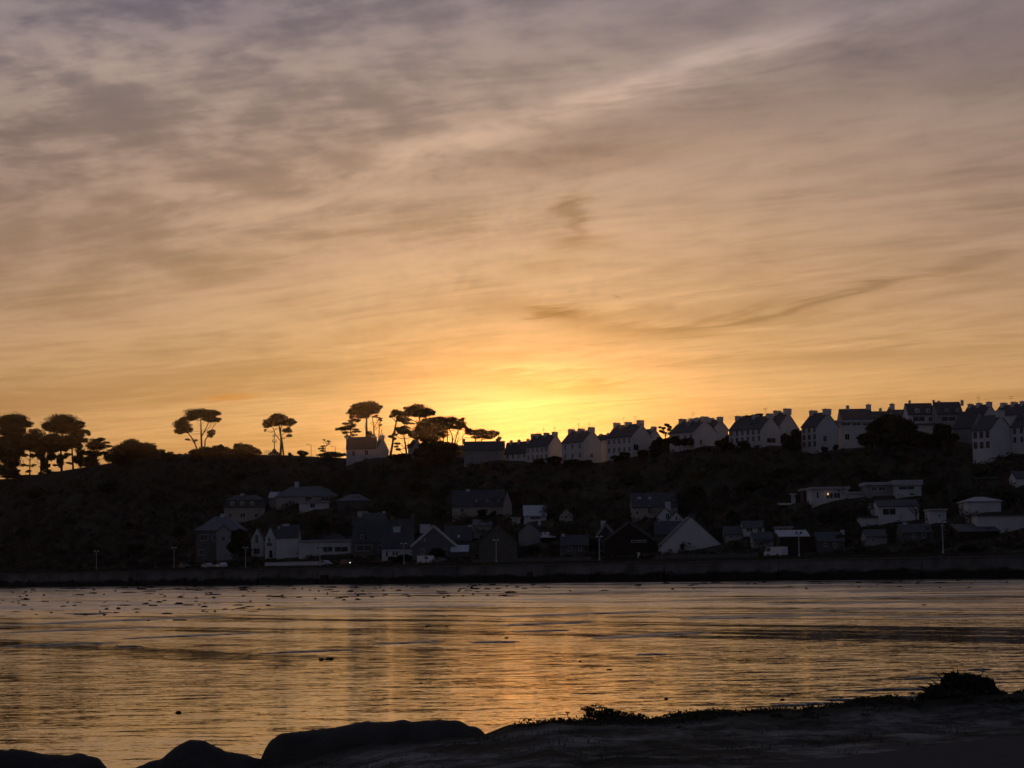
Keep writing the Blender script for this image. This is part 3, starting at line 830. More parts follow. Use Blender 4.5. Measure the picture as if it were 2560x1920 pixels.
# --- middle of the slope
front_house('M', 'house', 'mansard house with three round-headed dormers half way up the slope', 560, 662, 1302, 1268, 1238, None, 8, 'render_cream', 'slate',
            ch=((606, 1235, 9, 4),), dorm=((581, 1252, 1267, 11), (606, 1252, 1267, 11), (631, 1252, 1267, 11)), win=((600, 614, 1282, 1294), (572, 580, 1282, 1294), (636, 646, 1282, 1294)))
front_house('H', 'house', 'long hipped bungalow high on the slope with a pale lower wall', 690, 842, 1252, 1241, 1216, None, 9, 'render_cream', 'slate_pale', ch=((742, 1206, 10, 8),),
            win=((762, 780, 1242, 1250), (802, 822, 1242, 1250)))
front_house('F', 'house', 'pale flat-roofed annexe below the hipped bungalow with a striped wall', 748, 822, 1273, 1256, 1253, None, 5, 'render', 'zinc', win=((775, 788, 1258, 1270),))
front_house('S', 'shed', 'pale lean-to with a bluish roof left of the hipped bungalow', 672, 736, 1250, 1244, 1230, None, 5, 'render_grey', 'zinc', cat='shed')
front_house('H', 'house', 'grey hipped roof sunk among bushes right of the long bungalow', 842, 925, 1262, 1252, 1236, None, 8, 'granite', 'slate_pale')
front_house('F', 'shed', 'small pale block standing alone below the grey hipped roof', 893, 920, 1290, 1277, 1275, None, 4, 'render', 'slate', cat='shed')
front_house('E', 'house', 'long slate-roofed house with three small dormers in the middle of the slope', 1131, 1262, 1287, 1265, 1227, None, 9, 'render_cream', 'slate',
            ch=((1170, 1224, 8, 8),), dorm=((1191, 1246, 1256, 6), (1218, 1246, 1256, 6), (1246, 1245, 1255, 6)), win=((1150, 1160, 1270, 1281), (1206, 1220, 1271, 1284)))
front_house('G', 'house_wing', 'narrow pale gable closing the right end of the three-dormer house', 1258, 1280, 1288, 1262, 1228, None, 6, 'render_cream', 'slate', cat='house')
front_house('S', 'house', 'house showing one broad pale metal roof slope above a dark bay', 1310, 1366, 1301, 1290, 1264, None, 7, 'render', 'zinc', win=((1325, 1352, 1291, 1299),))
front_house('F', 'shed', 'bluish-white cube below and left of the pale metal roof', 1280, 1301, 1309, 1296, 1294, None, 4, 'paint', 'zinc', cat='shed')
front_house('E', 'house', 'slate house with warm cream wall and two skylights behind the white gables', 1580, 1694, 1289, 1267, 1234, None, 8, 'render_cream', 'slate',
            sky=((1595, 1604, 1245, 1250), (1622, 1630, 1245, 1250)), win=((1590, 1597, 1276, 1287), (1618, 1630, 1268, 1284)))
front_house('G', 'house', 'small white gable topped by a white chimney with an arched dark opening', 1644, 1681, 1304, 1289, 1270, None, 7, 'render', 'slate',
            ch=((1668, 1257, 13, 12),), win=((1664, 1674, 1283, 1298),))
front_house('G', 'house', 'low white gable triangle tucked behind the great white gable', 1670, 1712, 1305, 1301, 1280, None, 7, 'render', 'slate', win=((1689, 1693, 1290, 1301),))
# --- houses along the promenade, from the left
front_house('H', 'villa', 'large hip-roofed villa at the left end of the village', 490, 606, 1400, 1326, 1291, None, 12, 'granite', 'slate_pale', cat='house',
            win=((500, 520, 1336, 1352), (532, 545, 1336, 1352), (497, 512, 1374, 1388)), ch=((556, 1286, 10, 6),))
front_house('G', 'villa_wing', 'grey gabled wing projecting from the front of the large villa', 541, 578, 1399, 1330, 1314, None, 3, 'render_grey', 'slate', cat='house', win=((553, 563, 1340, 1354), (575, 580, 1384, 1394)))
front_house('G', 'house', 'slim white gable with a tall dark window beside a black tree', 628, 658, 1390, 1347, 1321, None, 8, 'render', 'slate', win=((638, 646, 1336, 1358), (634, 650, 1370, 1386)))
front_house('G', 'house', 'white gable with a bottle-shaped dark window left of the big chimney', 663, 689, 1396, 1344, 1318, None, 8, 'render', 'slate', win=((670, 676, 1344, 1356), (667, 680, 1356, 1366)), door=((673, 681, 1376, 1394),))
front_house('E', 'house', 'blank white-walled wing with a broad chimney on its slate roof', 690, 746, 1394, 1344, 1314, None, 8, 'render', 'slate', ch=((715, 1311, 17, 24),), sky=((692, 697, 1319, 1323),))
front_house('F', 'garage', 'long flat white garage with two wide dark openings', 747, 876, 1386, 1353, 1350, None, 8, 'render', 'zinc', win=((807, 832, 1366, 1380), (836, 870, 1366, 1380)), fr='render')
front_house('H', 'house', 'slate roof rising behind the flat white garage, one hip edge catching light', 770, 870, 1368, 1352, 1332, 36, 8, 'render_grey', 'slate')
front_house('E', 'house', 'old stone house with tall gable chimneys behind the promenade', 882, 1030, 1384, 1354, 1300, None, 9, 'granite', 'slate', chw='granite',
            ch=((884, 1294, 9, 14), (981, 1292, 9, 10), (1031, 1286, 10, 34)), dorm=((905, 1331, 1350, 14),), win=((890, 930, 1362, 1378), (946, 960, 1362, 1376)))
front_house('E', 'cottage', 'low white cottage with small shuttered windows left of the pointed grey house', 955, 1034, 1398, 1369, 1328, None, 7, 'render', 'slate', cat='house',
            ch=((992, 1318, 18, 14),), win=((964, 970, 1377, 1392), (981, 987, 1377, 1390), (989, 995, 1377, 1390)))
front_house('G', 'house', 'pointed grey house whose front is outlined by white barge boards', 1030, 1140, 1396, 1364, 1315, None, 9, 'slate_pale', 'slate', barge='render',
            ch=((1064, 1313, 26, 14),), sky=((1050, 1054, 1345, 1354), (1060, 1064, 1345, 1354)), win=((1052, 1060, 1372, 1386), (1110, 1118, 1372, 1386)))
front_house('S', 'shed', 'low shed with a pale roof right of the pointed grey house', 1128, 1170, 1388, 1380, 1365, None, 5, 'granite', 'zinc', cat='shed')
front_house('E', 'house', 'dark slate roof with one glinting skylight behind the pointed grey house', 1110, 1180, 1380, 1352, 1316, 34, 8, 'granite', 'slate', sky=((1143, 1150, 1340, 1347),), ch=((1176, 1314, 12, 10),))
front_house('S', 'house', 'house with a bluish curved-looking roof below the three-dormer house', 1183, 1230, 1322, 1314, 1299, None, 7, 'render_grey', 'slate_pale')
front_house('G', 'barn', 'broad dark grey barn gable behind the middle lamp', 1198, 1294, 1398, 1356, 1312, None, 10, 'granite', 'slate')
front_house('G', 'house', 'brownish house gable with a small round vent right of the barn', 1296, 1352, 1362, 1332, 1306, None, 8, 'render_grey', 'slate', ch=((1348, 1300, 6, 8),), win=((1332, 1336, 1338, 1343),))
front_house('S', 'carport', 'white-topped carport on thin posts right of the brownish gable', 1353, 1388, 1352, 1344, 1332, None, 5, 'wood', 'zinc', cat='carport')
front_house('G', 'house', 'dark-roofed house with a pale slanting verge left of the great white gable', 1512, 1636, 1386, 1350, 1305, None, 9, 'wood', 'slate', barge='granite', win=((1578, 1616, 1350, 1356),))
front_house('G', 'house', 'small dark gable with a white chimney right of the tall twin lamp', 1496, 1534, 1372, 1334, 1310, None, 8, 'slate', 'slate', ch=((1507, 1304, 12, 14),), barge='render_grey')
front_house('E', 'house', 'dark slate roof running behind the great white gable', 1640, 1712, 1352, 1336, 1305, None, 8, 'granite', 'slate')
front_house('G', 'house', 'great white triangular gable end facing the water with one small door', 1655, 1802, 1374, 1361, 1292, None, 13, 'render', 'slate', door=((1701, 1711, 1359, 1374),), ch=((1726, 1288, 16, 8),), chw='granite')
front_house('E', 'house', 'small house with white wall bays low on the slope right of the great gable', 1858, 1912, 1336, 1320, 1304, None, 7, 'render', 'slate', win=((1866, 1882, 1318, 1330), (1894, 1904, 1318, 1332)))
front_house('S', 'shed', 'open-fronted shed with a wide pale sloping roof beside the promenade', 1950, 2024, 1384, 1342, 1327, None, 6, 'wood', 'zinc', cat='shed')
front_house('F', 'garden_wall', 'white garden wall above the open-fronted shed', 1937, 1981, 1328, 1320, 1318, None, 0.6, 'render', 'zinc', cat='wall')
front_house('F', 'modern_house', 'modern white flat-roofed house with one lamp lit in its wide window', 2030, 2122, 1254, 1223, 1217, None, 9, 'render', 'zinc', cat='house',
            win=((2042, 2046, 1230, 1246), (2065, 2083, 1231, 1246), (2084, 2101, 1231, 1246)))
front_house('F', 'carport', 'dark carport with white posts left of the lamp-lit modern house', 2008, 2031, 1248, 1226, 1221, None, 6, 'slate', 'zinc', cat='carport')
front_house('F', 'garden_wall', 'low white terrace wall joining the two modern houses', 2122, 2162, 1240, 1233, 1231, None, 0.6, 'render', 'render', cat='wall')
front_house('F', 'modern_house', 'upper modern white house with an oversailing slab roof and ribbon window', 2240, 2304, 1240, 1213, 1200, None, 8, 'render', 'zinc', cat='house',
            win=((2246, 2286, 1215, 1225), (2274, 2287, 1232, 1239)))
front_house('F', 'modern_house_wing', 'long balcony wing of the upper modern house under the same slab roof', 2166, 2238, 1236, 1213, 1205, None, 8, 'render_grey', 'zinc', cat='house',
            win=((2178, 2192, 1216, 1227), (2196, 2214, 1216, 1227)))
front_house('F', 'gate_pillar', 'tall white gate pillar on the slope left of the modern houses', 1980, 1989, 1253, 1237, 1236, None, 1.0, 'render', 'render', cat='pillar')
front_house('S', 'shed', 'sliver of pale lean-to roof below the white gate pillar', 1951, 1980, 1266, 1263, 1259, None, 4, 'wood', 'zinc', cat='shed')
front_house('E', 'house', 'white house behind bare branches below the upper modern house', 2196, 2298, 1300, 1266, 1252, None, 8, 'render', 'slate', win=((2206, 2240, 1270, 1288),))
front_house('E', 'house', 'small white house left of the bare branches', 2180, 2222, 1289, 1272, 1260, None, 6, 'render', 'slate', win=((2206, 2210, 1276, 1286),))
front_house('F', 'house', 'low white front with a dark doorway beneath the bare branches', 2152, 2222, 1312, 1293, 1290, None, 6, 'render', 'slate', door=((2204, 2215, 1299, 1311),))
front_house('F', 'house', 'white block with lean-to left of the pale pavilion', 2326, 2366, 1305, 1276, 1272, None, 6, 'render', 'zinc', win=((2346, 2351, 1286, 1291),))
front_house('H', 'pavilion', 'pale pavilion with a low pyramid roof near the frame edge', 2421, 2503, 1279, 1253, 1242, None, 10, 'render', 'zinc')
front_house('F', 'hall', 'long pale hall wall below the pavilion at the frame edge', 2444, 2580, 1320, 1288, 1284, None, 12, 'render', 'slate')
front_house('S', 'boat_shed', 'dark sloping shed roof edged with two pale lines below the hall', 2400, 2500, 1345, 1330, 1310, None, 9, 'wood', 'slate', cat='shed')
front_house('E', 'house', 'white house fragment high at the frame edge above the pavilion', 2540, 2590, 1210, 1196, 1180, None, 7, 'render', 'slate')
front_house('F', 'garden_wall', 'low grey wall running up the dark slope toward the frame edge', 2440, 2490, 1200, 1197, 1196, None, 0.6, 'granite', 'granite', cat='wall')

front_house('E', 'house', 'low dark slate house behind the roadside wall left of the bright lamp', 1402, 1472, 1386, 1364, 1340, None, 7, 'granite', 'slate', ch=((1408, 1336, 8, 8),), win=((1420, 1428, 1368, 1378), (1446, 1454, 1368, 1378)))
front_house('E', 'house', 'small slate-roofed house tucked right of the great white gable', 1812, 1856, 1350, 1336, 1318, None, 7, 'render_grey', 'slate', win=((1824, 1830, 1338, 1346),))
front_house('E', 'house', 'grey house left of the white-walled small house, low chimney at one end', 1884, 1934, 1366, 1350, 1332, None, 7, 'render_grey', 'slate', ch=((1888, 1328, 7, 7),), win=((1898, 1906, 1353, 1362),))
front_house('E', 'house', 'dark stone house right of the open-fronted shed', 2044, 2112, 1374, 1354, 1332, None, 8, 'granite', 'slate', ch=((2106, 1327, 8, 8),), win=((2060, 2067, 1357, 1367), (2084, 2091, 1357, 1367)))
front_house('E', 'house', 'grey-walled cottage low on the slope left of the rightmost lamp', 2166, 2218, 1362, 1342, 1326, None, 7, 'render_grey', 'slate', win=((2180, 2187, 1346, 1355),))
front_house('E', 'house', 'dark-roofed house below the white block near the rightmost lamp', 2256, 2332, 1350, 1332, 1312, None, 8, 'granite', 'slate', ch=((2262, 1308, 8, 7),), win=((2280, 2288, 1335, 1344), (2306, 2314, 1335, 1344)))
front_house('E', 'house', 'slate cottage half hidden above the old stone house', 905, 965, 1312, 1300, 1284, None, 7, 'render_grey', 'slate', ch=((960, 1280, 7, 7),))
front_house('G', 'house', 'small pale gable above the brownish house gable, half way up', 1400, 1432, 1302, 1288, 1272, None, 7, 'render_cream', 'slate', win=((1412, 1419, 1288, 1297),))
# ------------------------------------------------------------------ the hill itself, levelled under the houses
PADS = [q for q in PADS if st(q[0], q[1])[1] < 70]
def hz_pad(x, y):
    z = hz(x, y)
    t = st(x, y)[1]
    if t < 9 or t > 72: return z
    wsum = 0.0; zsum = 0.0
    for (cx, cy, yw, hl, hd, zp) in PADS:
        dx, dy = x - cx, y - cy
        if abs(dx) > hl + 9 or abs(dy) > hd + 9: continue
        d = math.hypot(max(0.0, abs(dx) - hl - 0.8), max(0.0, abs(dy) - hd - 0.8))
        w = 1 - smooth(0.5, 5.0, d)
        if dy > 0: w *= 1 - smooth(hd * 0.5, hd + 1.0, dy)
        if w > 0: wsum += w; zsum += w * zp
    if wsum <= 0: return z
    k = min(1.0, wsum); zt = zsum / wsum
    return z + (zt - z) * k if zt < z else z
def hill_pt(s, t):
    x, y = xy(s, t); return (x, y, hz_pad(x, y) if t > -2.1 else 2.5)
ss = [-1600, -1100, -800, -620, -500, -400] + frange(-330, 170, 2.0) + [200, 260, 320, 450, 700, 1200]
ts = [-2.35, -2.0, 2.2, 8.9] + frange(11, 100, 2.0) + [110, 125, 150, 200, 260, 400, 700, 1500, 4000]
tag(grid_mesh('hill', ss, ts, hill_pt, M['hill']), kind='structure')

# lit lamp inside the modern house window
lp = at(2070, 1235, ground(2076, 1254).y - 0.35)
lr = empty('window_lamp', lp)
MB().tube([(0, 0, -0.22), (0, 0, -0.1), (0, 0, 0.1), (0, 0, 0.2)], [0.04, 0.11, 0.11, 0.04], 8).build('bulb', emit_mat('warm_bulb', (1.0, 0.62, 0.28), 1.6), lr)
MB().tube([(0, 0, -0.5), (0, 0, -0.23)], [0.16, 0.05], 8).build('lamp_base', M['steel'], lr)
tag(lr, 'small warm lit lamp in the window of the modern flat-roofed house', 'lamp')

# ------------------------------------------------------------------ promenade furniture
def lamp_post(px, top, bot, label):
    b = on_t(px, bot, 0.6); b.z = ROAD_Z
    h = at(px, top, b.y).z - b.z
    root = empty('street_lamp', b)
    k = h / 5.5
    MB().tube([(0, 0, 0), (0, 0, 0.8), (0, 0, h * 0.92)], [0.13, 0.10, 0.075], 8).build('pole', M['lamp_paint'], root)
    MB().tube([(0, 0, 0), (0, 0, 0.35)], [0.22, 0.16], 8).build('base', M['lamp_paint'], root)
    MB().tube([(-0.42, 0, h * 0.86), (0, 0, h * 0.84), (0.42, 0, h * 0.86)], 0.05, 6).build('cross_arm', M['lamp_paint'], root)
    for sg in (-1, 1):
        x = sg * 0.46
        hd = MB().tube([(x, 0, h * 0.86), (x, 0, h * 0.88), (x, 0, h * 0.94)], [0.08, 0.17, 0.20], 8).build('lantern', M['glass'], root)
        MB().tube([(x, 0, h * 0.94), (x, 0, h * 0.965), (x, 0, h)], [0.40, 0.34, 0.05], 8).build('lamp_shade', M['lamp_paint'], hd)
    tag(root, label, 'street lamp', 'twin-headed lamps along the promenade')
    RECTS.append((px - 8, px + 8, top - 3, bot, b.y - 1))
for (px, top, bot, lab) in [
        (241, 1376, 1423, 'leftmost twin-headed promenade lamp, in front of the dark bare slope'),
        (435, 1367, 1420, 'twin-headed promenade lamp left of the hip-roofed villa'),
        (614, 1367, 1419, 'twin-headed promenade lamp between the villa and the slim white gable'),
        (800, 1364, 1419, 'twin-headed promenade lamp in front of the flat white garage'),
        (1010, 1357, 1416, 'twin-headed promenade lamp in front of the low white cottage'),
        (1241, 1348, 1411, 'twin-headed promenade lamp in front of the dark barn gable'),
        (1499, 1339, 1403, 'bright twin-headed promenade lamp left of the great white gable'),
        (1998, 1326, 1394, 'twin-headed promenade lamp in front of the open-fronted shed'),
        (2358, 1302, 1387, 'rightmost twin-headed promenade lamp, below the white block')]:
    lamp_post(px, top, bot, lab)

def ridge_lamp(px, top, bot, t, label):
    b = on_t(px, bot, t); h = at(px, top, b.y).z - b.z
    root = empty('road_lamp', (b.x, b.y, b.z))
    MB().tube([(0, 0, -1), (0, 0, h * 0.97), (-0.25, 0, h)], [0.10, 0.07, 0.06], 6).build('pole', M['steel'], root)
    MB().tube([(-0.25, 0, h), (-1.0, 0, h + 0.05)], 0.05, 6).build('arm', M['steel'], root)
    MB().box(-1.5, -0.9, -0.14, 0.14, h, h + 0.14).build('lamp_head', M['steel'], root)
    tag(root, label, 'street lamp', 'single-arm lamps on the ridge road')
ridge_lamp(778, 1111, 1139, 86, 'single-arm road lamp on the skyline right of the lone pine')
ridge_lamp(839, 1117, 1138, 90, 'single-arm road lamp on the skyline beside the wispy sapling')

def low_wall(px0, px1, top, bot, material, label, name='low_wall'):
    a, c = on_t(px0, bot, 10.5), on_t(px1, bot, 10.5)
    h = at(px0, top, a.y).z - at(px0, bot, a.y).z
    s0, s1 = st(a.x, a.y)[0], st(c.x, c.y)[0]
    root = empty(name, (*xy((s0 + s1) / 2, 10.5), ROAD_Z), SHORE_YAW)
    L = s1 - s0; hh = max(0.8, at(px0, top, a.y).z - ROAD_Z)
    MB().box(-L / 2, L / 2, -0.15, 0.15, -0.3, hh).build('wall_face', material, root)
    MB().box(-L / 2 - 0.05, L / 2 + 0.05, -0.22, 0.22, hh + 0.002, hh + 0.1).build('coping', material, root)
    tag(root, label, 'wall')
    RECTS.append((px0, px1, top - 2, bot, a.y - 1))
low_wall(663, 795, 1407, 1418, M['render'], 'low white roadside wall in front of the blank white wing')
low_wall(1180, 1480, 1399, 1408, M['granite'], 'low grey roadside wall between the two middle lamps')
low_wall(1640, 1880, 1392, 1398, M['granite'], 'low dark roadside wall below the great white gable')
o = MB().box(-0.25, 0.25, -0.25, 0.25, 0, 1.5).box(-0.32, 0.32, -0.32, 0.32, 1.502, 1.62).build('gate_post', M['paint'])
p = on_t(1597, 1402, 10); o.location = (p.x, p.y, ROAD_Z); o.scale = (1, 1, 1)
tag(o, 'short white gate post by the road left of the great white gable', 'post')

# cars: body, cabin, glass, four wheels, lights
def car(px, bot, label, colour, kind='car', lit=False, flip=False):  # lit gives one headlight the emissive glint
    b = on_t(px, bot, 6.5)
    root = empty('parked_car' if kind == 'car' else 'parked_van', (b.x, b.y, ROAD_Z + 0.035), SHORE_YAW + (math.pi if flip else 0))
    pm = M[colour]
    if kind == 'car':
        prof = [(-2.05, 0.28), (2.05, 0.28), (2.1, 0.55), (2.0, 0.78), (1.0, 0.92), (0.45, 1.38), (-1.1, 1.42), (-1.75, 1.0), (-2.08, 0.92)]
        cab = [(0.92, 0.93), (0.42, 1.33), (-1.05, 1.36), (-1.6, 0.98)]
        Wd = 0.85
    else:
        prof = [(-2.4, 0.3), (2.4, 0.3), (2.45, 0.8), (2.2, 1.05), (1.6, 1.95), (-2.35, 2.0), (-2.42, 0.9)]
        cab = [(2.0, 1.1), (1.52, 1.8), (0.6, 1.8), (0.6, 1.1)]
        Wd = 0.95
    MB().prism(prof, 'y', -Wd, Wd).build('body', pm, root, False)
    for sg in (-1, 1):
        y0, y1 = (-Wd - 0.012, -Wd + 0.02) if sg < 0 else (Wd - 0.02, Wd + 0.012)
        MB().prism(cab, 'y', y0, y1).build('side_window', M['glass'], root)
    for x in (-1.3, 1.3):
        for sg in (-1, 1):
            w = MB().tube([(x, sg * (Wd - 0.2), 0.32), (x, sg * (Wd + 0.02), 0.32)], 0.32, 12).build('wheel', M['rubber'], root)
            MB().tube([(x, sg * (Wd + 0.021), 0.32), (x, sg * (Wd + 0.035), 0.32)], 0.18, 8).build('rim', M['steel'], w)
    fx = 2.06 if kind == 'car' else 2.42
    for sg in (-1, 1):
        MB().box(fx - 0.05, fx + 0.05, sg * Wd * 0.7 - 0.16, sg * Wd * 0.7 + 0.16, 0.58, 0.74).build('headlight', M['headlamp_glint'] if lit and sg < 0 else M['steel'], root)
    tag(root, label, 'car' if kind == 'car' else 'van')
    RECTS.append((px - 32, px + 32, bot - 22, bot, b.y - 3))
M['headlamp_glint'] = emit_mat('glinting_headlamp', (1.0, 0.95, 0.85), 1.5)  # bright glint on one headlamp, put in as emission
M['car_white'] = mat('white_car_paint', (0.80, 0.80, 0.82), (0.76, 0.76, 0.78), 0.5, 0.25, 0, None, 0.6)
M['car_silver'] = mat('silver_car_paint', (0.50, 0.51, 0.54), (0.46, 0.47, 0.50), 0.5, 0.3, 0, None, 0.6)
M['car_dark'] = mat('dark_car_paint', (0.04, 0.045, 0.06), (0.03, 0.035, 0.05), 0.5, 0.25, 0, None, 0.6)
car(462, 1419, 'dark parked car with a pale roof edge left of the villa', 'car_dark')
car(520, 1419, 'pale parked car in front of the hip-roofed villa', 'car_silver')
car(552, 1419, 'white parked car between the villa and the slim white gable', 'car_white', flip=True)
car(813, 1418, 'silver-blue parked car at the end of the low white wall', 'car_silver')
car(868, 1418, 'car with gleaming headlamps on the promenade right of the white garage', 'car_dark', lit=True)
car(1066, 1416, 'white van on the promenade in front of the pointed grey house', 'car_white', 'van')
car(1100, 1416, 'dark car parked just right of the white van', 'car_dark')
car(1940, 1392, 'white van with a gleaming roof left of the open-fronted shed', 'car_white', 'van', flip=True)
o = None

# calvary cross on the skyline beside the lone pine
b = on_t(686, 1136, 84); kx = b.y / F
root = empty('calvary_cross', (b.x, b.y, b.z))
MB().box(-1.9, 1.9, -1.9, 1.9, -1.2, 0.35).box(-1.35, 1.35, -1.35, 1.35, 0.352, 0.8).build('step', M['granite'], root)
MB().poly([(-0.85, -0.85, 0.802), (0.85, -0.85, 0.802), (0.85, 0.85, 0.802), (-0.85, 0.85, 0.802), (-0.5, -0.5, 1.7), (0.5, -0.5, 1.7), (0.5, 0.5, 1.7), (-0.5, 0.5, 1.7)],
          [(3, 2, 1, 0), (4, 5, 6, 7), (0, 1, 5, 4), (1, 2, 6, 5), (2, 3, 7, 6), (3, 0, 4, 7)]).build('pedestal', M['granite'], root)
MB().tube([(0, 0, 1.68), (0, 0, 6.9)], [0.17, 0.13], 6).build('shaft', M['granite'], root)
MB().box(-0.75, 0.75, -0.12, 0.12, 5.9, 6.12).build('cross_bar', M['granite'], root)
br = MB().box(-0.65, 0.65, -0.14, 0.14, 3.95, 4.15).build('bracket', M['granite'], root)
for sg in (-1, 1):
    MB().tube([(sg * 0.58, 0, 4.152), (sg * 0.58, 0, 4.7), (sg * 0.58, 0, 4.95)], [0.13, 0.11, 0.07], 6).build('carved_figure', M['granite'], br)
tag(root, 'stone calvary cross with a bracket of two figures on the skyline beside the lone pine', 'cross')
# slatted bench-like shelter rail to its left
b = on_t(669, 1135, 84)
root = empty('railing', (b.x, b.y, b.z))
for x in (-0.95, -0.3, 0.35, 0.95): MB().box(x - 0.05, x + 0.05, -0.05, 0.05, -0.8, 1.0).build('post', M['steel'], root)
for z in (0.45, 0.9): MB().box(-1.0, 1.0, -0.04, 0.04, z + 0.11, z + 0.2).build('rail', M['steel'], root)
tag(root, 'short railing on the skyline left of the calvary cross', 'railing')

# ------------------------------------------------------------------ vegetation
import numpy as np
rng = np.random.default_rng(11)

def quads_mesh(name, cen, size, material, flat=0.0, aspect=0.6):
    """one mesh of many small leaf-sized quads, randomly turned"""
    n = len(cen)
    a = rng.normal(size=(n, 3)); a[:, 2] *= (1 - flat); a /= np.linalg.norm(a, axis=1)[:, None] + 1e-9
    b = rng.normal(size=(n, 3)); b -= a * (a * b).sum(1)[:, None]; b /= np.linalg.norm(b, axis=1)[:, None] + 1e-9
    size = np.broadcast_to(size, (n,))[:, None]
    a = a * size * 0.5; b = b * size * 0.5 * aspect
    v = np.stack([cen - a - b * 0.4, cen + a * 0.3 - b, cen + a + b * 0.4, cen - a * 0.3 + b], 1).reshape(-1, 3)
    me = bpy.data.meshes.new(name)
    me.vertices.add(4 * n); me.vertices.foreach_set('co', v.astype(np.float32).ravel())
    me.loops.add(4 * n); me.loops.foreach_set('vertex_index', np.arange(4 * n, dtype=np.int32))
    me.polygons.add(n); me.polygons.foreach_set('loop_start', np.arange(0, 4 * n, 4, dtype=np.int32))
    me.update(calc_edges=True); me.validate()
    me.materials.append(material)
    return me

def blob_points(c, r, n, top=0.35):
    d = rng.normal(size=(n, 3)); d /= np.linalg.norm(d, axis=1)[:, None]
    d[:, 2] = np.where((d[:, 2] < 0) & (rng.random(n) < top), -d[:, 2], d[:, 2])
    k = rng.random(n) ** 0.42
    return np.array(c) + d * k[:, None] * np.array(r)

_core = [(0, 0, 1), (0.89, 0, 0.45), (0.28, 0.85, 0.45), (-0.72, 0.53, 0.45), (-0.72, -0.53, 0.45), (0.28, -0.85, 0.45), (0.72, 0.53, -0.45), (-0.28, 0.85, -0.45), (-0.89, 0, -0.45),
         (-0.28, -0.85, -0.45), (0.72, -0.53, -0.45), (0, 0, -1)]
_coref = [(0, 1, 2), (0, 2, 3), (0, 3, 4), (0, 4, 5), (0, 5, 1), (1, 6, 2), (2, 7, 3), (3, 8, 4), (4, 9, 5), (5, 10, 1), (6, 7, 2), (7, 8, 3), (8, 9, 4), (9, 10, 5), (10, 6, 1), (11, 7, 6), (11, 8, 7), (11, 9, 8), (11, 10, 9), (11, 6, 10)]
def tree(name, label, root_px, t, trunks, clumps, leaf=0.4, dens=0.62, mat_='needles', cat='tree', group=None, limbs=True, lump=True, bark='bark'):
    g = on_t(root_px[0], root_px[1], t); D = g.y; k = D / F
    root = empty(name, (g.x, g.y, g.z))
    W = lambda px, py, dy=0.0: at(px, py, D + dy) - g
    lines = []
    for pts, r0, r1 in trunks:
        p = [W(*q) for q in pts]
        if pts[0][1] >= root_px[1] - 3: p[0] = p[0] - Vector((0, 0, 1.5))
        n = len(p); rs = [r0 + (r1 - r0) * i / (n - 1) for i in range(n)]
        MB().tube(p, rs, 7).build('trunk', M[bark], root)
        lines.append(p)
    P = []; CB = MB()
    for (px, py, rx, ry) in clumps:
        dy = random.uniform(-0.7, 0.7) * min(rx * k, 3.0)
        rx, ry = rx * 1.15, ry * 1.24 + 0.8
        c = W(px, py, dy); a, b_ = rx * k, ry * k; dp = max(min(a, 3.5), b_)
        area = math.pi * rx * ry; N = max(30, int(area * dens * 3.0))
        if lump:
            ns = max(3, int(area / 55))
            for _ in range(ns):
                th = random.uniform(0, 6.283); q = math.sqrt(random.random()) * 0.64
                cc = (c.x + math.cos(th) * q * a, c.y + random.uniform(-0.6, 0.6) * dp, c.z + math.sin(th) * q * b_ * 0.9)
                f = random.uniform(0.42, 0.62)
                if dens >= 0.55 and q < 0.55: CB.poly([(cc[0] + vx * a * f * 0.86 * random.uniform(0.75, 1.1), cc[1] + vy * dp * f * 0.86, cc[2] + vz * b_ * f * 0.80 * random.uniform(0.7, 1.1)) for vx, vy, vz in _core], _coref)
                P.append(blob_points(cc, (max(a * f, 0.4), dp * f, max(b_ * f, 0.25)), max(6, int(N / ns * 1.15)))); 
        else:
            P.append(blob_points(c, (a, dp, b_), N))
        if limbs and lines:
            best = None
            for ln in lines:
                for i in range(len(ln) - 1):
                    for f in (0.0, 0.35, 0.7, 1.0):
                        q = ln[i].lerp(ln[i + 1], f)
                        if q.z > c.z + 0.3: continue
                        d = (q - c).length + max(0, 1.0 - (c.z - q.z)) * 0.8
                        if best is None or d < best[0]: best = (d, q)
            for _ in range(2 if rx > 11 else 1):
                ln = random.choice(lines); i = random.randrange(len(ln) - 1); q = ln[i].lerp(ln[i + 1], random.uniform(0.2, 1.0))
                e = c + Vector((random.uniform(-0.7, 0.7) * a, random.uniform(-0.4, 0.4) * dp, random.uniform(-0.6, 0.3) * b_))
                if q.z < e.z and (e - q).length < 6.5:
                    m_ = q.lerp(e, 0.55) + Vector((random.uniform(-0.25, 0.25), 0, -0.1 * (e - q).length))
                    MB().tube([q, m_, e], [0.075, 0.05, 0.025], 4, False).build('limb', M[bark], root)
            if best and best[0] > 0.6:
                q = best[1]; m_ = q.lerp(c, 0.5) + Vector((0, 0, -0.12 * best[0]))
                MB().tube([q, m_, c, c + (c - m_) * 0.5], [0.12, 0.085, 0.05, 0.02], 5, False).build('limb', M[bark], root)
    pts = np.concatenate(P)
    me = quads_mesh('crown', pts, leaf * rng.uniform(0.7, 1.3, len(pts)), M[mat_])
    o = bpy.data.objects.new('crown', me); COL.objects.link(o); o.parent = root
    if CB.v: CB.build('inner_foliage', M[mat_], o)
    tag(root, label, cat, group)
    return root

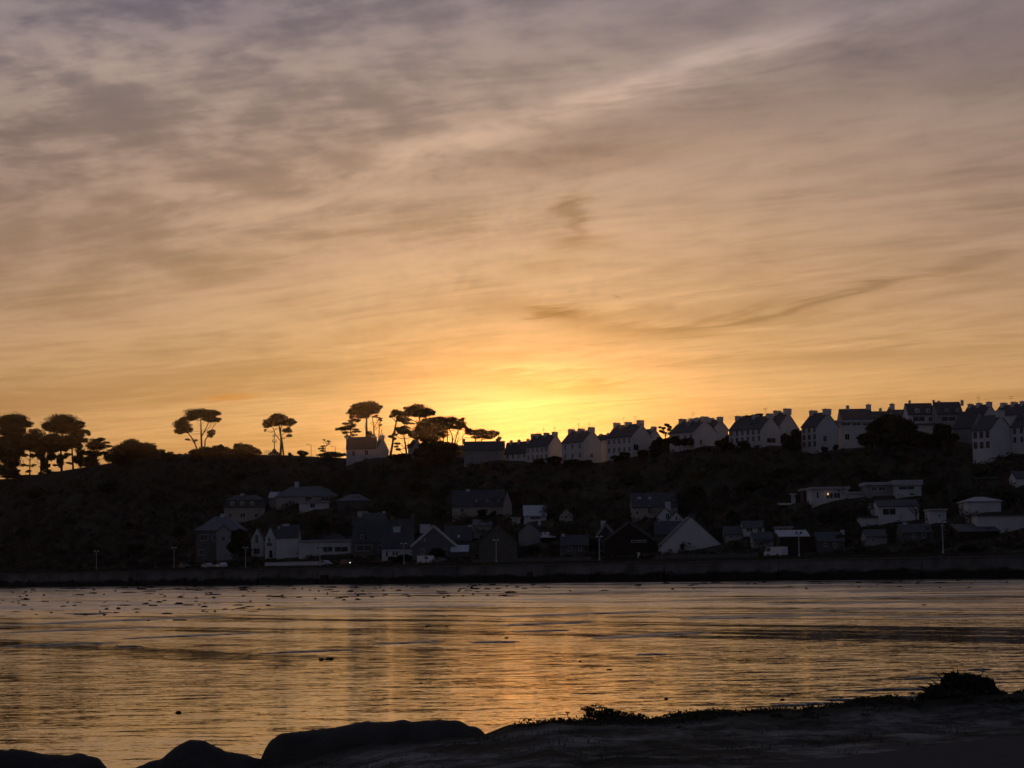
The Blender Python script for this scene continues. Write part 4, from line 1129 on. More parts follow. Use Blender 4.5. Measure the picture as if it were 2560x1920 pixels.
PG = 'umbrella pines on the skyline'
tree('pine_tree', 'leftmost dense pine on the skyline, cut by the frame edge', (40, 1195), 84,
     [([(40, 1195), (38, 1130), (36, 1060)], 0.5, 0.2), ([(18, 1195), (20, 1130), (22, 1080)], 0.4, 0.2)],
     [(35, 1048, 32, 13), (15, 1058, 34, 14), (56, 1060, 25, 9), (30, 1078, 36, 15), (18, 1106, 30, 15), (36, 1128, 26, 14), (10, 1142, 20, 14), (30, 1158, 20, 10), (8, 1172, 16, 10), (40, 1180, 12, 6), (45, 1098, 22, 15), (48, 1118, 16, 12), (5, 1120, 22, 16), (22, 1186, 26, 7)], group=PG)
tree('pine_tree', 'ragged thin pine filling the gap between the two leftmost pines', (74, 1192), 86,
     [([(74, 1192), (75, 1150), (77, 1085)], 0.28, 0.12), ([(103, 1187), (102, 1150), (100, 1100)], 0.38, 0.16)],
     [(85, 1079, 16, 7), (80, 1094, 25, 11), (101, 1106, 20, 12), (72, 1112, 18, 9), (96, 1126, 16, 8), (62, 1138, 12, 4), (84, 1142, 12, 3), (104, 1145, 12, 7), (60, 1163, 12, 2.5), (84, 1164, 9, 2.5), (70, 1178, 12, 2.5), (104, 1170, 8, 7), (92, 1090, 22, 11), (84, 1120, 20, 9), (100, 1182, 10, 5)], group=PG, dens=0.5)
tree('pine_tree', 'broad dome-shaped pine, second from the left frame edge', (155, 1183), 84,
     [([(155, 1183), (152, 1130), (156, 1070)], 0.5, 0.2), ([(183, 1175), (180, 1125), (186, 1085)], 0.4, 0.18), ([(118, 1187), (119, 1130), (125, 1080)], 0.35, 0.16)],
     [(155, 1051, 36, 13), (186, 1063, 26, 12), (130, 1066, 24, 13), (207, 1079, 18, 7), (222, 1085, 9, 5), (160, 1074, 36, 10), (182, 1098, 28, 8), (140, 1097, 30, 12), (122, 1118, 18, 12), (160, 1120, 14, 9),
      (150, 1143, 16, 5), (206, 1100, 18, 7), (128, 1142, 14, 9), (198, 1118, 10, 9), (116, 1165, 9, 9), (172, 1158, 10, 3), (140, 1162, 8, 3), (120, 1100, 20, 13), (170, 1110, 26, 9), (192, 1086, 22, 10), (146, 1110, 24, 11), (200, 1132, 12, 9), (165, 1138, 12, 5), (190, 1150, 10, 10), (120, 1180, 12, 5)], group=PG)
tree('pine_tree', 'short pine with upswept feathery branches right of the dome-shaped pine', (240, 1152), 84,
     [([(240, 1152), (242, 1125), (244, 1098)], 0.35, 0.12)],
     [(245, 1100, 17, 8), (240, 1116, 24, 11), (264, 1107, 10, 3), (270, 1117, 12, 2.6), (276, 1126, 10, 2.2), (262, 1131, 18, 3), (272, 1137, 13, 2), (232, 1134, 22, 9), (225, 1148, 18, 8)], group=PG)
tree('pine_tree', 'wide umbrella pine with splayed bare trunks standing clear on the left skyline', (505, 1127), 84,
     [([(505, 1127), (503, 1090), (502, 1052)], 0.42, 0.16), ([(499, 1126), (482, 1098), (470, 1082), (458, 1072)], 0.28, 0.1), ([(511, 1124), (513, 1100), (526, 1080), (541, 1054)], 0.26, 0.08),
      ([(504, 1092), (515, 1070), (524, 1054)], 0.2, 0.08)],
     [(503, 1034, 36, 11), (530, 1036, 20, 9), (478, 1042, 18, 9), (543, 1049, 10, 5), (525, 1050, 20, 5), (454, 1066, 20, 12), (461, 1051, 12, 7), (468, 1076, 18, 7), (527, 1082, 12, 6), (523, 1091, 9, 3), (468, 1100, 8, 2.5), (489, 1102, 9, 2), (450, 1078, 12, 6)], group=PG, dens=0.75)
tree('pine_tree', 'lone umbrella pine with a forked trunk beside the calvary cross', (704, 1138), 83,
     [([(701, 1138), (703, 1095), (698, 1066), (696, 1048)], 0.42, 0.15), ([(710, 1139), (706, 1110), (703, 1092)], 0.3, 0.25), ([(700, 1101), (689, 1086), (680, 1067)], 0.14, 0.07), ([(705, 1087), (717, 1079), (723, 1068)], 0.14, 0.06),
      ([(702, 1082), (703, 1062)], 0.16, 0.1)],
     [(694, 1044, 22, 10), (667, 1064, 13, 5), (681, 1055, 20, 9), (721, 1056, 19, 8), (735, 1056, 6, 4), (718, 1074, 12, 7), (721, 1088, 10, 3.5), (706, 1056, 14, 6), (664, 1076, 3, 1.5)], group=PG, dens=0.7)
tree('pine_tree', 'tall umbrella pine rising behind the white skyline house', (917, 1096), 92,
     [([(917, 1096), (916, 1062), (917, 1032)], 0.42, 0.22), ([(917, 1044), (900, 1036), (888, 1034)], 0.16, 0.08), ([(916, 1046), (928, 1034), (940, 1024)], 0.16, 0.08)],
     [(914, 1016, 30, 11), (942, 1018, 15, 6), (890, 1029, 20, 9), (906, 1040, 18, 6), (880, 1041, 10, 4), (927, 1028, 22, 8), (898, 1020, 16, 9)], group=PG, dens=0.85)
tree('pine_tree', 'layered dark conifer left of the tall umbrella pine', (877, 1096), 90,
     [([(877, 1096), (877, 1070), (877, 1048)], 0.25, 0.08)],
     [(884, 1052, 14, 4), (868, 1058, 14, 3), (895, 1053, 8, 3.5), (858, 1072, 14, 4.5), (872, 1069, 18, 5), (844, 1073, 6, 3.5), (890, 1073, 13, 2), (885, 1063, 10, 2.5), (864, 1082, 14, 2.6), (893, 1080, 10, 2.4), (886, 1088, 8, 1.6), (868, 1092, 9, 2)], group=PG, dens=0.8, leaf=0.34)
tree('pine_tree', 'spindly half-bare pine right of the tall umbrella pine', (936, 1096), 93,
     [([(936, 1096), (934, 1062), (929, 1036)], 0.24, 0.08), ([(935, 1070), (945, 1052), (952, 1045)], 0.07, 0.03), ([(934, 1066), (924, 1056)], 0.06, 0.03), ([(935, 1078), (946, 1066), (950, 1060)], 0.06, 0.03)],
     [(946, 1046, 10, 2), (951, 1050, 6, 3), (925, 1082, 9, 6), (928, 1089, 12, 3), (938, 1040, 9, 2.5), (950, 1062, 5, 2), (941, 1028, 6, 3)], group=PG, dens=0.35)
r_ = empty('dead_trunk', on_t(949, 1097, 91)); g_ = on_t(949, 1097, 91)
for pts, a_ in (([(947, 1100), (948, 1075), (950, 1053)], 0.2), ([(949, 1100), (955, 1073)], 0.14), ([(953, 1100), (957, 1082)], 0.12)):
    MB().tube([at(x_, y_, g_.y) - g_ for x_, y_ in pts], [a_ * (1 - 0.3 * i) for i in range(len(pts))], 6).build('trunk', M['bark'], r_)
tag(r_, 'three bare broken trunks sticking up beside the white skyline house', 'dead tree')
tree('pine_tree', 'pine leaning right with a long curved bare trunk beside the sunlit gap', (973, 1140), 82,
     [([(973, 1140), (981, 1112), (985, 1082), (991, 1053), (992, 1036)], 0.42, 0.14), ([(990, 1055), (980, 1044)], 0.12, 0.06)],
     [(992, 1032, 14, 7), (980, 1038, 8, 5), (1001, 1045, 10, 5), (978, 1091, 8, 4), (989, 1097, 8, 3), (1000, 1036, 10, 5)], group=PG, dens=0.75)
tree('pine_tree', 'domed pine topping the dense clump left of the sunset glow', (1060, 1108), 86,
     [([(1060, 1108), (1053, 1064), (1045, 1034)], 0.4, 0.16), ([(1052, 1060), (1030, 1050), (1015, 1042)], 0.16, 0.08)],
     [(1040, 1023, 26, 10), (1068, 1029, 20, 8), (1017, 1034, 15, 8), (1050, 1036, 25, 6), (1083, 1034, 8, 4.5), (1010, 1049, 18, 5), (1022, 1058, 14, 3.5)], group=PG, dens=0.8)
tree('pine_tree', 'crooked pine with drooping side sprays in front of the sunlit gap', (1018, 1140), 81,
     [([(1018, 1140), (1013, 1108), (1008, 1078)], 0.32, 0.12)],
     [(1005, 1071, 18, 7), (1013, 1080, 20, 6), (1031, 1086, 15, 7), (985, 1086, 8, 4), (1000, 1108, 11, 2.4), (1023, 1113, 9, 2.2), (996, 1124, 7, 3), (990, 1117, 6, 1.8)], group=PG, dens=0.7)
tree('pine_tree', 'densest and darkest pine in the clump left of the sunset glow', (1085, 1112), 83,
     [([(1085, 1112), (1082, 1090), (1080, 1066)], 0.45, 0.2), ([(1066, 1112), (1064, 1085)], 0.3, 0.15)],
     [(1074, 1060, 32, 14), (1095, 1056, 28, 11), (1062, 1078, 28, 13), (1086, 1084, 30, 14), (1110, 1064, 24, 10), (1048, 1088, 20, 9), (1072, 1098, 24, 8)], group=PG, dens=0.8)
tree('pine_tree', 'flat-topped pine on several thin trunks at the right of the dense clump', (1132, 1110), 84,
     [([(1132, 1110), (1130, 1088), (1122, 1068)], 0.24, 0.1), ([(1134, 1110), (1141, 1090), (1150, 1068)], 0.22, 0.09), ([(1108, 1106), (1108, 1072)], 0.2, 0.12), ([(1118, 1106), (1120, 1072)], 0.16, 0.1), ([(1136, 1108), (1148, 1092), (1144, 1074)], 0.12, 0.06)],
     [(1128, 1053, 25, 9), (1150, 1061, 13, 8), (1156, 1049, 8, 4), (1118, 1065, 24, 8), (1141, 1068, 17, 5), (1166, 1069, 7, 3.5)], group=PG, dens=0.8)
tree('pine_tree', 'low spreading pine over the long pale house, nearest the sunset glow', (1195, 1108), 86,
     [([(1157, 1112), (1156, 1092), (1166, 1080)], 0.12, 0.06), ([(1190, 1108), (1188, 1094), (1182, 1084)], 0.2, 0.08), ([(1201, 1108), (1206, 1090), (1215, 1084)], 0.18, 0.08), ([(1190, 1098), (1176, 1088)], 0.1, 0.05)],
     [(1183, 1081, 20, 6), (1205, 1080, 17, 6), (1230, 1084, 15, 7), (1215, 1091, 24, 6), (1195, 1091, 15, 5), (1244, 1097, 8, 5), (1172, 1077, 10, 4)], group=PG, dens=0.75)
tree('round_tree', 'small round airy tree silhouetted between two pale terraces', (1664, 1098), 88,
     [([(1664, 1098), (1663, 1082), (1656, 1068)], 0.16, 0.06), ([(1664, 1088), (1672, 1070)], 0.1, 0.05)],
     [(1655, 1070, 9, 4), (1667, 1064, 11, 4), (1674, 1072, 8, 4), (1651, 1077, 7, 3), (1662, 1081, 9, 3), (1670, 1084, 7, 3)], dens=0.5, leaf=0.34)
tree('sapling', 'wispy wind-bent sapling on the skyline left of the white house', (812, 1136), 84,
     [([(812, 1138), (814, 1120), (818, 1104)], 0.1, 0.04), ([(813, 1122), (806, 1116)], 0.05, 0.03)],
     [(820, 1103, 8, 1.8), (811, 1100, 3, 2), (806, 1115, 6, 2), (803, 1122, 8, 3.5), (822, 1110, 3, 1.4), (808, 1128, 8, 3)], dens=0.45, leaf=0.3)

M['leaves_pale'] = mat('olive_leaves', (0.13, 0.115, 0.07), (0.18, 0.15, 0.09), 0.4, 0.85, 0, None, 0.2)
def bush(label, root_px, t, clumps, name='bush', leaf=0.5, dens=0.5, mat_='leaves', group=None, cat='bush'):
    stems = [([(root_px[0] + d, root_px[1]), (root_px[0] + d * 2, root_px[1] - 8)], 0.12, 0.06) for d in (-3, 3)]
    return tree(name, label, root_px, t, stems, clumps, leaf, dens, mat_, cat, group, limbs=False)
bush('hedge filling the foot of the gap where the small round tree stands', (1662, 1128), 86, [(1650, 1108, 18, 12), (1676, 1106, 18, 12), (1664, 1120, 34, 12)], name='hedge', dens=0.9, cat='hedge')
bush('shrub closing the narrow sunlit slit left of the wide terrace', (1822, 1120), 98, [(1822, 1104, 10, 12)], dens=0.9)
bush('shrub at the foot of the gap left of the tall narrow house', (2002, 1120), 98, [(2002, 1094, 9, 16)], dens=0.9)
bush('ivy-dark undergrowth filling the space beneath the leftmost pines', (70, 1192), 85, [(12, 1120, 30, 20), (28, 1150, 26, 18), (70, 1112, 28, 13), (104, 1128, 15, 16), (130, 1120, 22, 16), (160, 1112, 30, 11), (14, 1178, 28, 12),
     (112, 1162, 9, 16), (152, 1150, 8, 20), (84, 1138, 10, 6), (186, 1108, 18, 9), (200, 1150, 12, 16), (60, 1192, 60, 4), (160, 1184, 50, 5), (225, 1156, 22, 10)], dens=0.6, leaf=0.4)
BG = 'rounded bushes along the skyline'
bush('big rounded bush on the skyline right of the feathery pine', (335, 1152), 80, [(330, 1120, 34, 18), (300, 1128, 18, 12), (365, 1124, 24, 14), (335, 1142, 60, 16), (384, 1132, 14, 10), (285, 1144, 24, 12), (395, 1146, 24, 12)], group=BG, dens=0.8)
bush('low twiggy bush on the skyline between the big bush and the wide pine', (425, 1146), 80, [(405, 1131, 10, 8), (420, 1136, 14, 6), (438, 1139, 16, 6), (456, 1141, 16, 5), (430, 1148, 40, 8)], group=BG)
bush('leafy bush around the foot of the wide umbrella pine', (525, 1142), 79, [(490, 1132, 16, 7), (515, 1128, 22, 9), (548, 1124, 22, 10), (556, 1118, 8, 5), (575, 1130, 20, 9), (530, 1138, 50, 8)], group=BG, dens=0.8)
bush('loose airy thorn tree left of the calvary cross', (615, 1142), 80, [(597, 1116, 13, 8), (622, 1119, 14, 8), (638, 1128, 11, 7), (606, 1128, 22, 8), (648, 1135, 8, 4), (615, 1138, 34, 6)], group=BG, dens=0.42)
bush('small round bush on the skyline right of the lone pine', (755, 1142), 82, [(755, 1135, 14, 7)], group=BG, dens=0.9)
bush('tiny round shrub just right of the lone pine trunk', (727, 1142), 82, [(727, 1137, 6, 4)], group=BG, dens=0.9)
bush('low hedge mound under the wispy sapling', (825, 1146), 81, [(822, 1137, 28, 6), (850, 1138, 18, 5)], group=BG, dens=0.9)
bush('dark scrubby bush at the foot of the leaning pine', (1000, 1148), 80, [(985, 1142, 16, 5), (1010, 1140, 20, 5)], group=BG, dens=0.9)
bush('broad black thicket below the dense pine clump', (1095, 1145), 79, [(1070, 1118, 24, 12), (1100, 1115, 26, 12), (1128, 1122, 20, 12), (1085, 1132, 34, 12), (1120, 1136, 30, 10), (1052, 1134, 18, 10)], group=BG, dens=0.85)
bush('large dark cypress mound in front of the skyline houses', (2230, 1118), 74, [(2225, 1062, 34, 20), (2195, 1078, 24, 20), (2258, 1075, 28, 20), (2230, 1092, 60, 20), (2282, 1092, 24, 14), (2212, 1052, 18, 10), (2170, 1098, 24, 14), (2300, 1100, 30, 12)],
     name='cypress', leaf=0.6, dens=0.8, cat='tree')
bush('round dark bush below the second white dormer house', (2358, 1112), 78, [(2358, 1080, 22, 16), (2340, 1094, 20, 12), (2378, 1095, 18, 12)], dens=0.85)
bush('bush in front of the three-chimney ridge house', (1440, 1164), 78, [(1432, 1156, 22, 6), (1465, 1157, 18, 5)], dens=0.8)
bush('bush at the base of the four-chimney terrace', (1362, 1164), 78, [(1346, 1154, 16, 7), (1384, 1150, 18, 9)], dens=0.8)
bush('rounded bush under the gable with the dark square window', (1565, 1152), 78, [(1563, 1139, 15, 8), (1545, 1146, 16, 6)], dens=0.8)
bush('dark bush right of the gable with the dark square window', (1615, 1150), 78, [(1610, 1136, 16, 9), (1640, 1128, 16, 12)], dens=0.8)
bush('clipped dark hedge before the pale gabled house right of the small round tree', (1705, 1122), 77, [(1690, 1104, 16, 9), (1716, 1104, 16, 9)], name='hedge', dens=1.0, cat='hedge')
bush('bush between the sunlit-edged gable and the wide terrace', (1808, 1122), 77, [(1806, 1108, 15, 12), (1826, 1114, 12, 7)], dens=0.8)
bush('round bush below the wide terrace windows', (1862, 1122), 77, [(1860, 1112, 14, 8)], dens=0.8)
bush('dark shrubs between the wide terrace and the tall narrow house', (1985, 1128), 77, [(1972, 1100, 18, 12), (1990, 1086, 10, 10), (1980, 1116, 22, 9)], dens=0.8)
bush('small bush by the corner of the tall narrow house', (2062, 1134), 77, [(2062, 1124, 7, 6), (2085, 1118, 10, 5)], dens=0.8)
bush('ornamental bushes along the ridge behind the wide terrace roof', (1880, 1075), 100, [(1866, 1042, 12, 4), (1880, 1041, 8, 4), (1900, 1037, 12, 4), (1845, 1045, 6, 3)], dens=0.8, leaf=0.35)
bush('black rounded tree between the villa and the slim white gable', (600, 1400), 15, [(598, 1345, 18, 18), (592, 1368, 20, 14), (610, 1375, 16, 14)], name='garden_tree', dens=0.7, cat='tree')
bush('dark shrub hiding the lower front of the pointed grey house', (1090, 1402), 14, [(1092, 1384, 18, 11), (1075, 1392, 14, 7)], dens=0.8)
bush('clipped shrub below the white cottage window', (1015, 1402), 14, [(1015, 1395, 20, 7), (985, 1398, 16, 5)], dens=0.8)
bush('olive hedge block right of the short white gate post', (1615, 1403), 11, [(1606, 1395, 8, 6), (1620, 1395, 9, 6)], name='hedge', dens=1.0, cat='hedge')
bush('shrub in front of the three-dormer house porch', (1205, 1292), 47, [(1204, 1282, 12, 7), (1232, 1284, 8, 6)], dens=0.8)

def bare_tree(px, py, t, h_px, label):
    g = on_t(px, py, t); k = g.y / F
    root = empty('bare_tree', g)
    H = h_px * k
    MB().tube([(0, 0, -0.6), (0.1, 0, H * 0.3), (0, 0, H * 0.55)], [0.16, 0.11, 0.07], 6).build('trunk', M['bark'], root)
    for i in range(11):
        a = random.uniform(0, 6.28); z0 = H * random.uniform(0.22, 0.55); ln = H * random.uniform(0.35, 0.6)
        p1 = Vector((math.cos(a) * ln * 0.5, math.sin(a) * ln * 0.3, z0 + ln * 0.35)); p2 = p1 + Vector((math.cos(a + 0.4) * ln * 0.4, 0, ln * 0.4))
        lb = MB().tube([(0, 0, z0), p1, p2], [0.07, 0.045, 0.015], 5).build('limb', M['bark'], root)
        for j in range(3):
            q = p1.lerp(p2, j / 3); e = q + Vector((random.uniform(-0.8, 0.8), random.uniform(-0.3, 0.3), random.uniform(0.3, 1.0)))
            MB().tube([q, e], [0.03, 0.012], 4).build('twig', M['bark'], lb)
    tag(root, label, 'tree')
bare_tree(2290, 1304, 33, 56, 'bare-branched tree in front of the white house below the slab-roofed one')
bare_tree(2424, 1312, 33, 40, 'small bare tree left of the long pale hall')
# palm with drooping fronds
g = ground(2022, 1296); root = empty('palm_tree', g); kk = g.y / F
MB().tube([(0, 0, -0.5), (0.05, 0, 1.4), (0, 0, 26 * kk)], [0.2, 0.14, 0.12], 6).build('trunk', M['bark'], root)
for i in range(16):
    a = i * 0.393 + random.uniform(-0.1, 0.1); ln = random.uniform(1.5, 2.2); z0 = 26 * kk
    pts = []; fs = []
    for j in range(6):
        u = j / 5; r_ = ln * u; z_ = z0 + 0.9 * math.sin(u * 2.6) - 0.9 * u * u
        w = 0.16 * math.sin(math.pi * min(1, u + 0.12))
        c = Vector((math.cos(a) * r_, math.sin(a) * r_, z_)); s_ = Vector((-math.sin(a), math.cos(a), 0)) * w
        pts += [c - s_, c + Vector((0, 0, 0.03)), c + s_]
    for j in range(5):
        fs += [(3 * j, 3 * j + 1, 3 * j + 4, 3 * j + 3), (3 * j + 1, 3 * j + 2, 3 * j + 5, 3 * j + 4)]
    MB().poly(pts, fs).build('frond', M['leaves'], root)
tag(root, 'small palm with drooping fronds below the lamp-lit modern house', 'palm')

def covered(px, py, d, w, h):
    for (x0, x1, y0, y1, D) in RECTS:
        if d < D + 1 and px + w > x0 and px - w < x1 and py - h < y1 - 3 and py > y0: return True
    return False

# rounded garden trees and thickets standing out on the slope
SLOPE = [(90, 1230, 26, 16, 0), (180, 1290, 22, 13, 1), (270, 1215, 30, 15, 0), (330, 1300, 24, 14, 1), (400, 1240, 26, 15, 0), (450, 1330, 18, 12, 0), (520, 1215, 24, 13, 1), (600, 1190, 22, 10, 0),
         (665, 1290, 14, 10, 0), (720, 1300, 22, 13, 1), (800, 1310, 24, 12, 0), (930, 1240, 22, 15, 1), (980, 1265, 18, 11, 0), (1050, 1215, 26, 13, 0), (1090, 1290, 16, 10, 0), (1300, 1225, 24, 12, 1), (1420, 1290, 22, 13, 0),
         (1450, 1360, 20, 13, 0), (1420, 1210, 24, 11, 0), (1540, 1235, 20, 11, 1), (1570, 1200, 22, 10, 0), (1740, 1230, 26, 13, 0), (1760, 1180, 22, 10, 1), (1830, 1290, 18, 12, 0), (1870, 1210, 26, 13, 0), (1960, 1180, 24, 12, 0),
         (1990, 1292, 16, 9, 1), (2070, 1290, 26, 14, 0), (2100, 1350, 24, 14, 0), (2180, 1190, 24, 12, 0), (2250, 1350, 22, 12, 1), (2340, 1220, 26, 13, 0), (2400, 1250, 18, 11, 0), (2460, 1170, 24, 11, 1), (2520, 1240, 20, 12, 0),
         (60, 1330, 20, 11, 0), (150, 1370, 24, 12, 1), (340, 1370, 22, 11, 0), (1330, 1375, 20, 10, 0), (1390, 1330, 16, 12, 1), (1880, 1365, 26, 10, 0), (2200, 1330, 24, 10, 0), (2420, 1370, 26, 10, 0)]
near = [(480, 'left of the villa'), (900, 'between the villa and the stone house'), (1150, 'above the white cottage'), (1500, 'between the barn and the great gable'), (1850, 'around the great white gable'),
        (2130, 'below the lamp-lit modern house'), (9999, 'toward the right frame edge')]
for (px, py, rx, ry, lt) in SLOPE:
    g = ground(px, py + ry); t = st(g.x, g.y)[1]
    if covered(px, py + ry, g.y, rx, ry * 2.2): continue
    z = next(w for q, w in near if px < q); lev = 'high on' if py < 1240 else 'half way up' if py < 1310 else 'low on'
    tree('garden_tree', ('paler' if lt else 'dark') + ' rounded tree ' + lev + ' the slope ' + z, (px, py + ry), t, [([(px, py + ry), (px + 1, py)], 0.2, 0.1)],
         [(px, py, rx * 0.7, ry * 0.8), (px - rx * 0.5, py + ry * 0.35, rx * 0.5, ry * 0.55), (px + rx * 0.5, py + ry * 0.3, rx * 0.5, ry * 0.6), (px, py + ry * 0.5, rx * 0.8, ry * 0.5)], 0.45, 0.55, 'leaves_pale' if lt else 'leaves',
         'tree', 'rounded trees on the slope', limbs=False)

# scrub covering the slope: nobody could count it
cen = []; sz = []
n_try = 0
while n_try < 7600:
    n_try += 1
    s = random.uniform(-440, 130); t = 11 + 69 * random.random()
    x, y = xy(s, t); z = hz(x, y)
    px, py, d = project((x, y, z))
    if px < -60 or px > 2620: continue
    big = random.random() < 0.25
    r = random.uniform(1.3, 2.4) if big else random.uniform(0.7, 1.4)
    if t > 70: r = min(r, 1.0)
    hgt = r * random.uniform(0.7, 1.15)
    if t < 14: hgt *= 0.6
    if covered(px, py, y, r * F / y, hgt * 1.2 * F / y): continue
    inside = False
    n = int(26 * r * r) + 16
    cen.append(blob_points((x, y, z + hgt * 0.25), (r, r, hgt), n, 0.8)); sz.append(rng.uniform(0.25, 0.5, n))
cen = np.concatenate(cen); sz = np.concatenate(sz)
o = bpy.data.objects.new('hillside_scrub', quads_mesh('hillside_scrub', cen, sz, M['scrub'])); COL.objects.link(o)
tag(o, 'dark tangled scrub covering the slope between the village and the ridge', 'scrub', kind='stuff')

# rank verge along the top of the sea wall and the roadside
cen = []; sz = []
for _ in range(2600):
    s = random.uniform(-330, 130); t = random.choice((random.uniform(-2.0, 2.0), random.uniform(8.8, 12)))
    x, y = xy(s, t); px, py, d_ = project((x, y, ROAD_Z))
    if px < -40 or px > 2600: continue
    f = 0.5 + 0.8 * max(0, mnoise.noise((s * 0.05, t * 0.3, 3)) + 0.3)
    hgt = random.uniform(0.12, 0.5) * f; r = random.uniform(0.4, 1.2)
    if covered(px, py, y, r * F / y, hgt * F / y + 1): continue
    n = 22
    cen.append(blob_points((x, y, hz(x, y) - 0.02), (r, r * 0.7, hgt), n, 1.0)); sz.append(rng.uniform(0.14, 0.3, n))
o = bpy.data.objects.new('verge_grass', quads_mesh('verge_grass', np.concatenate(cen), np.concatenate(sz), M['leaves'])); COL.objects.link(o)
tag(o, 'rank grass and weeds along the promenade verge above the sea wall', 'grass', kind='stuff')

# ------------------------------------------------------------------ rocks on the flats
def lump_mesh(name, seed, flat, material, sub=2, rough=0.35):
    bm = bmesh.new(); bmesh.ops.create_icosphere(bm, subdivisions=sub, radius=1.0)
    for v in bm.verts:
        p = v.co.copy(); f = 1 + rough * mnoise.noise(p * 1.4 + Vector((seed * 7.1, 0, 0))) + rough * 0.5 * mnoise.noise(p * 3.3 + Vector((0, seed * 3.7, 0)))
        v.co = p * f; v.co.z *= flat
    me = bpy.data.meshes.new(name); bm.to_mesh(me); bm.free(); me.materials.append(material)
    return me
LUMPS = [lump_mesh('rock', i + 1, 0.75, M['rock'], 2, 0.5) for i in range(7)]
def rock(px, py, wpx, hpx, label, group=None, lump=None):
    p = on_z(px, py, 0.0); k = p.y / F
    o = bpy.data.objects.new('rock', LUMPS[lump if lump is not None else random.randrange(7)]); COL.objects.link(o)
    w = wpx * k * 0.5; h = hpx * k
    o.location = (p.x, p.y, h * 0.12); o.scale = (w, max(w * 0.55, h), max(h, 0.04))
    o.rotation_euler = (0, 0, random.uniform(-0.3, 0.3))
    return tag(o, label, 'rock', group)
SINGLE = [(447, 1511, 26, 6, 'largest dark rock on the left flats, below the hip-roofed villa'), (296, 1523, 9, 6, 'compact upright rock on the left flats left of the largest one'),
          (212, 1537, 50, 3.5, 'long flat rock ledge lying on the left flats'), (10, 1573, 46, 4, 'flat rock ledge cut by the left frame edge'), (450, 1551, 36, 4, 'thin double rock ledge below the largest left rock'),
          (894, 1500, 15, 5, 'squat rock with a knob on top near the middle of the far flats'), (860, 1501, 13, 4, 'smaller rock just left of the knobbed rock'),
          (804, 1650, 14, 6, 'left one of a pair of dark rocks in open water'), (824, 1649, 21, 7, 'right and larger one of a pair of dark rocks in open water'),
          (446, 1783, 16, 7, 'lone angular stone in the golden water above the rounded boulder'), (1666, 1748, 10, 6, 'round dark stone in the golden water right of the flowering plant'),
          (1523, 1675, 17, 3, 'thin flat stone in open water right of the middle'), (1450, 1654, 9, 3.5, 'little pointed stone left of the thin flat stone'),
          (2282, 1734, 7, 4.5, 'small round stone just left of the big bush'), (2103, 1747, 8, 5, 'small stone on the sand edge further left of the big bush'),
          (1956, 1750, 13, 4, 'flat stone in the water near the right-hand bank'), (1988, 1770, 8, 4.5, 'stone on the wet edge below the flat right-hand stone'), (2030, 1770, 7, 4, 'pebble-sized stone right of the wet-edge stone'),
          (1052, 1709, 7, 3, 'tiny stone in the shaded reflection left of the sun path'), (1266, 1596, 12, 4, 'small rock on the end of a sand bar in mid water'),
          (1117, 1566, 10, 4, 'small rock on a dark streak right of the knobbed rock'), (1067, 1567, 9, 3.5, 'small rock on a dark streak below the knobbed rock'), (2310, 1513, 12, 3, 'low rock on the right-hand flats'),
          (370, 1552, 9, 3.5, 'small pointed rock left of the thin double ledge')]
for q in SINGLE: rock(*q)
G2 = 'small dark rocks scattered on the wet flats'
def shore_row(px): return 1467.5 - 20.0 * px / 2560.0
ZONES = [(150, 'at the left frame edge'), (330, 'below the leftmost lamp'), (480, 'off the second lamp'), (620, 'below the villa'),
         (760, 'below the slim white gables'), (900, 'below the flat white garage'), (1150, 'below the pointed grey house'), (1500, 'below the dark barn gable'),
         (1850, 'below the great white gable'), (9999, 'on the right-hand flats')]
cnt = 0
while cnt < 260:
    px = random.uniform(-10, 2570)
    if px > 1300 and random.random() < 0.72: continue
    if px > 650 and random.random() < 0.3: continue
    dep = random.random() ** 1.4 * (72 if px < 700 else 36 if px < 1300 else 20)
    py = shore_row(px) + 2.5 + dep
    w = random.choice((5, 6, 7, 9, 12, 16, 22, 30)) * random.uniform(0.8, 1.3); h = random.uniform(2.0, 4.6)
    zone = next(z for q, z in ZONES if px < q)
    kind = 'long dark rock ledge' if w > 18 else 'flat dark rock' if w > 9 else 'small dark stone'
    where = 'close under the wall' if dep < 12 else 'a little way out' if dep < 34 else 'far out'
    rock(px, py, w, h, kind + ' ' + zone + ', ' + where, G2)
    cnt += 1

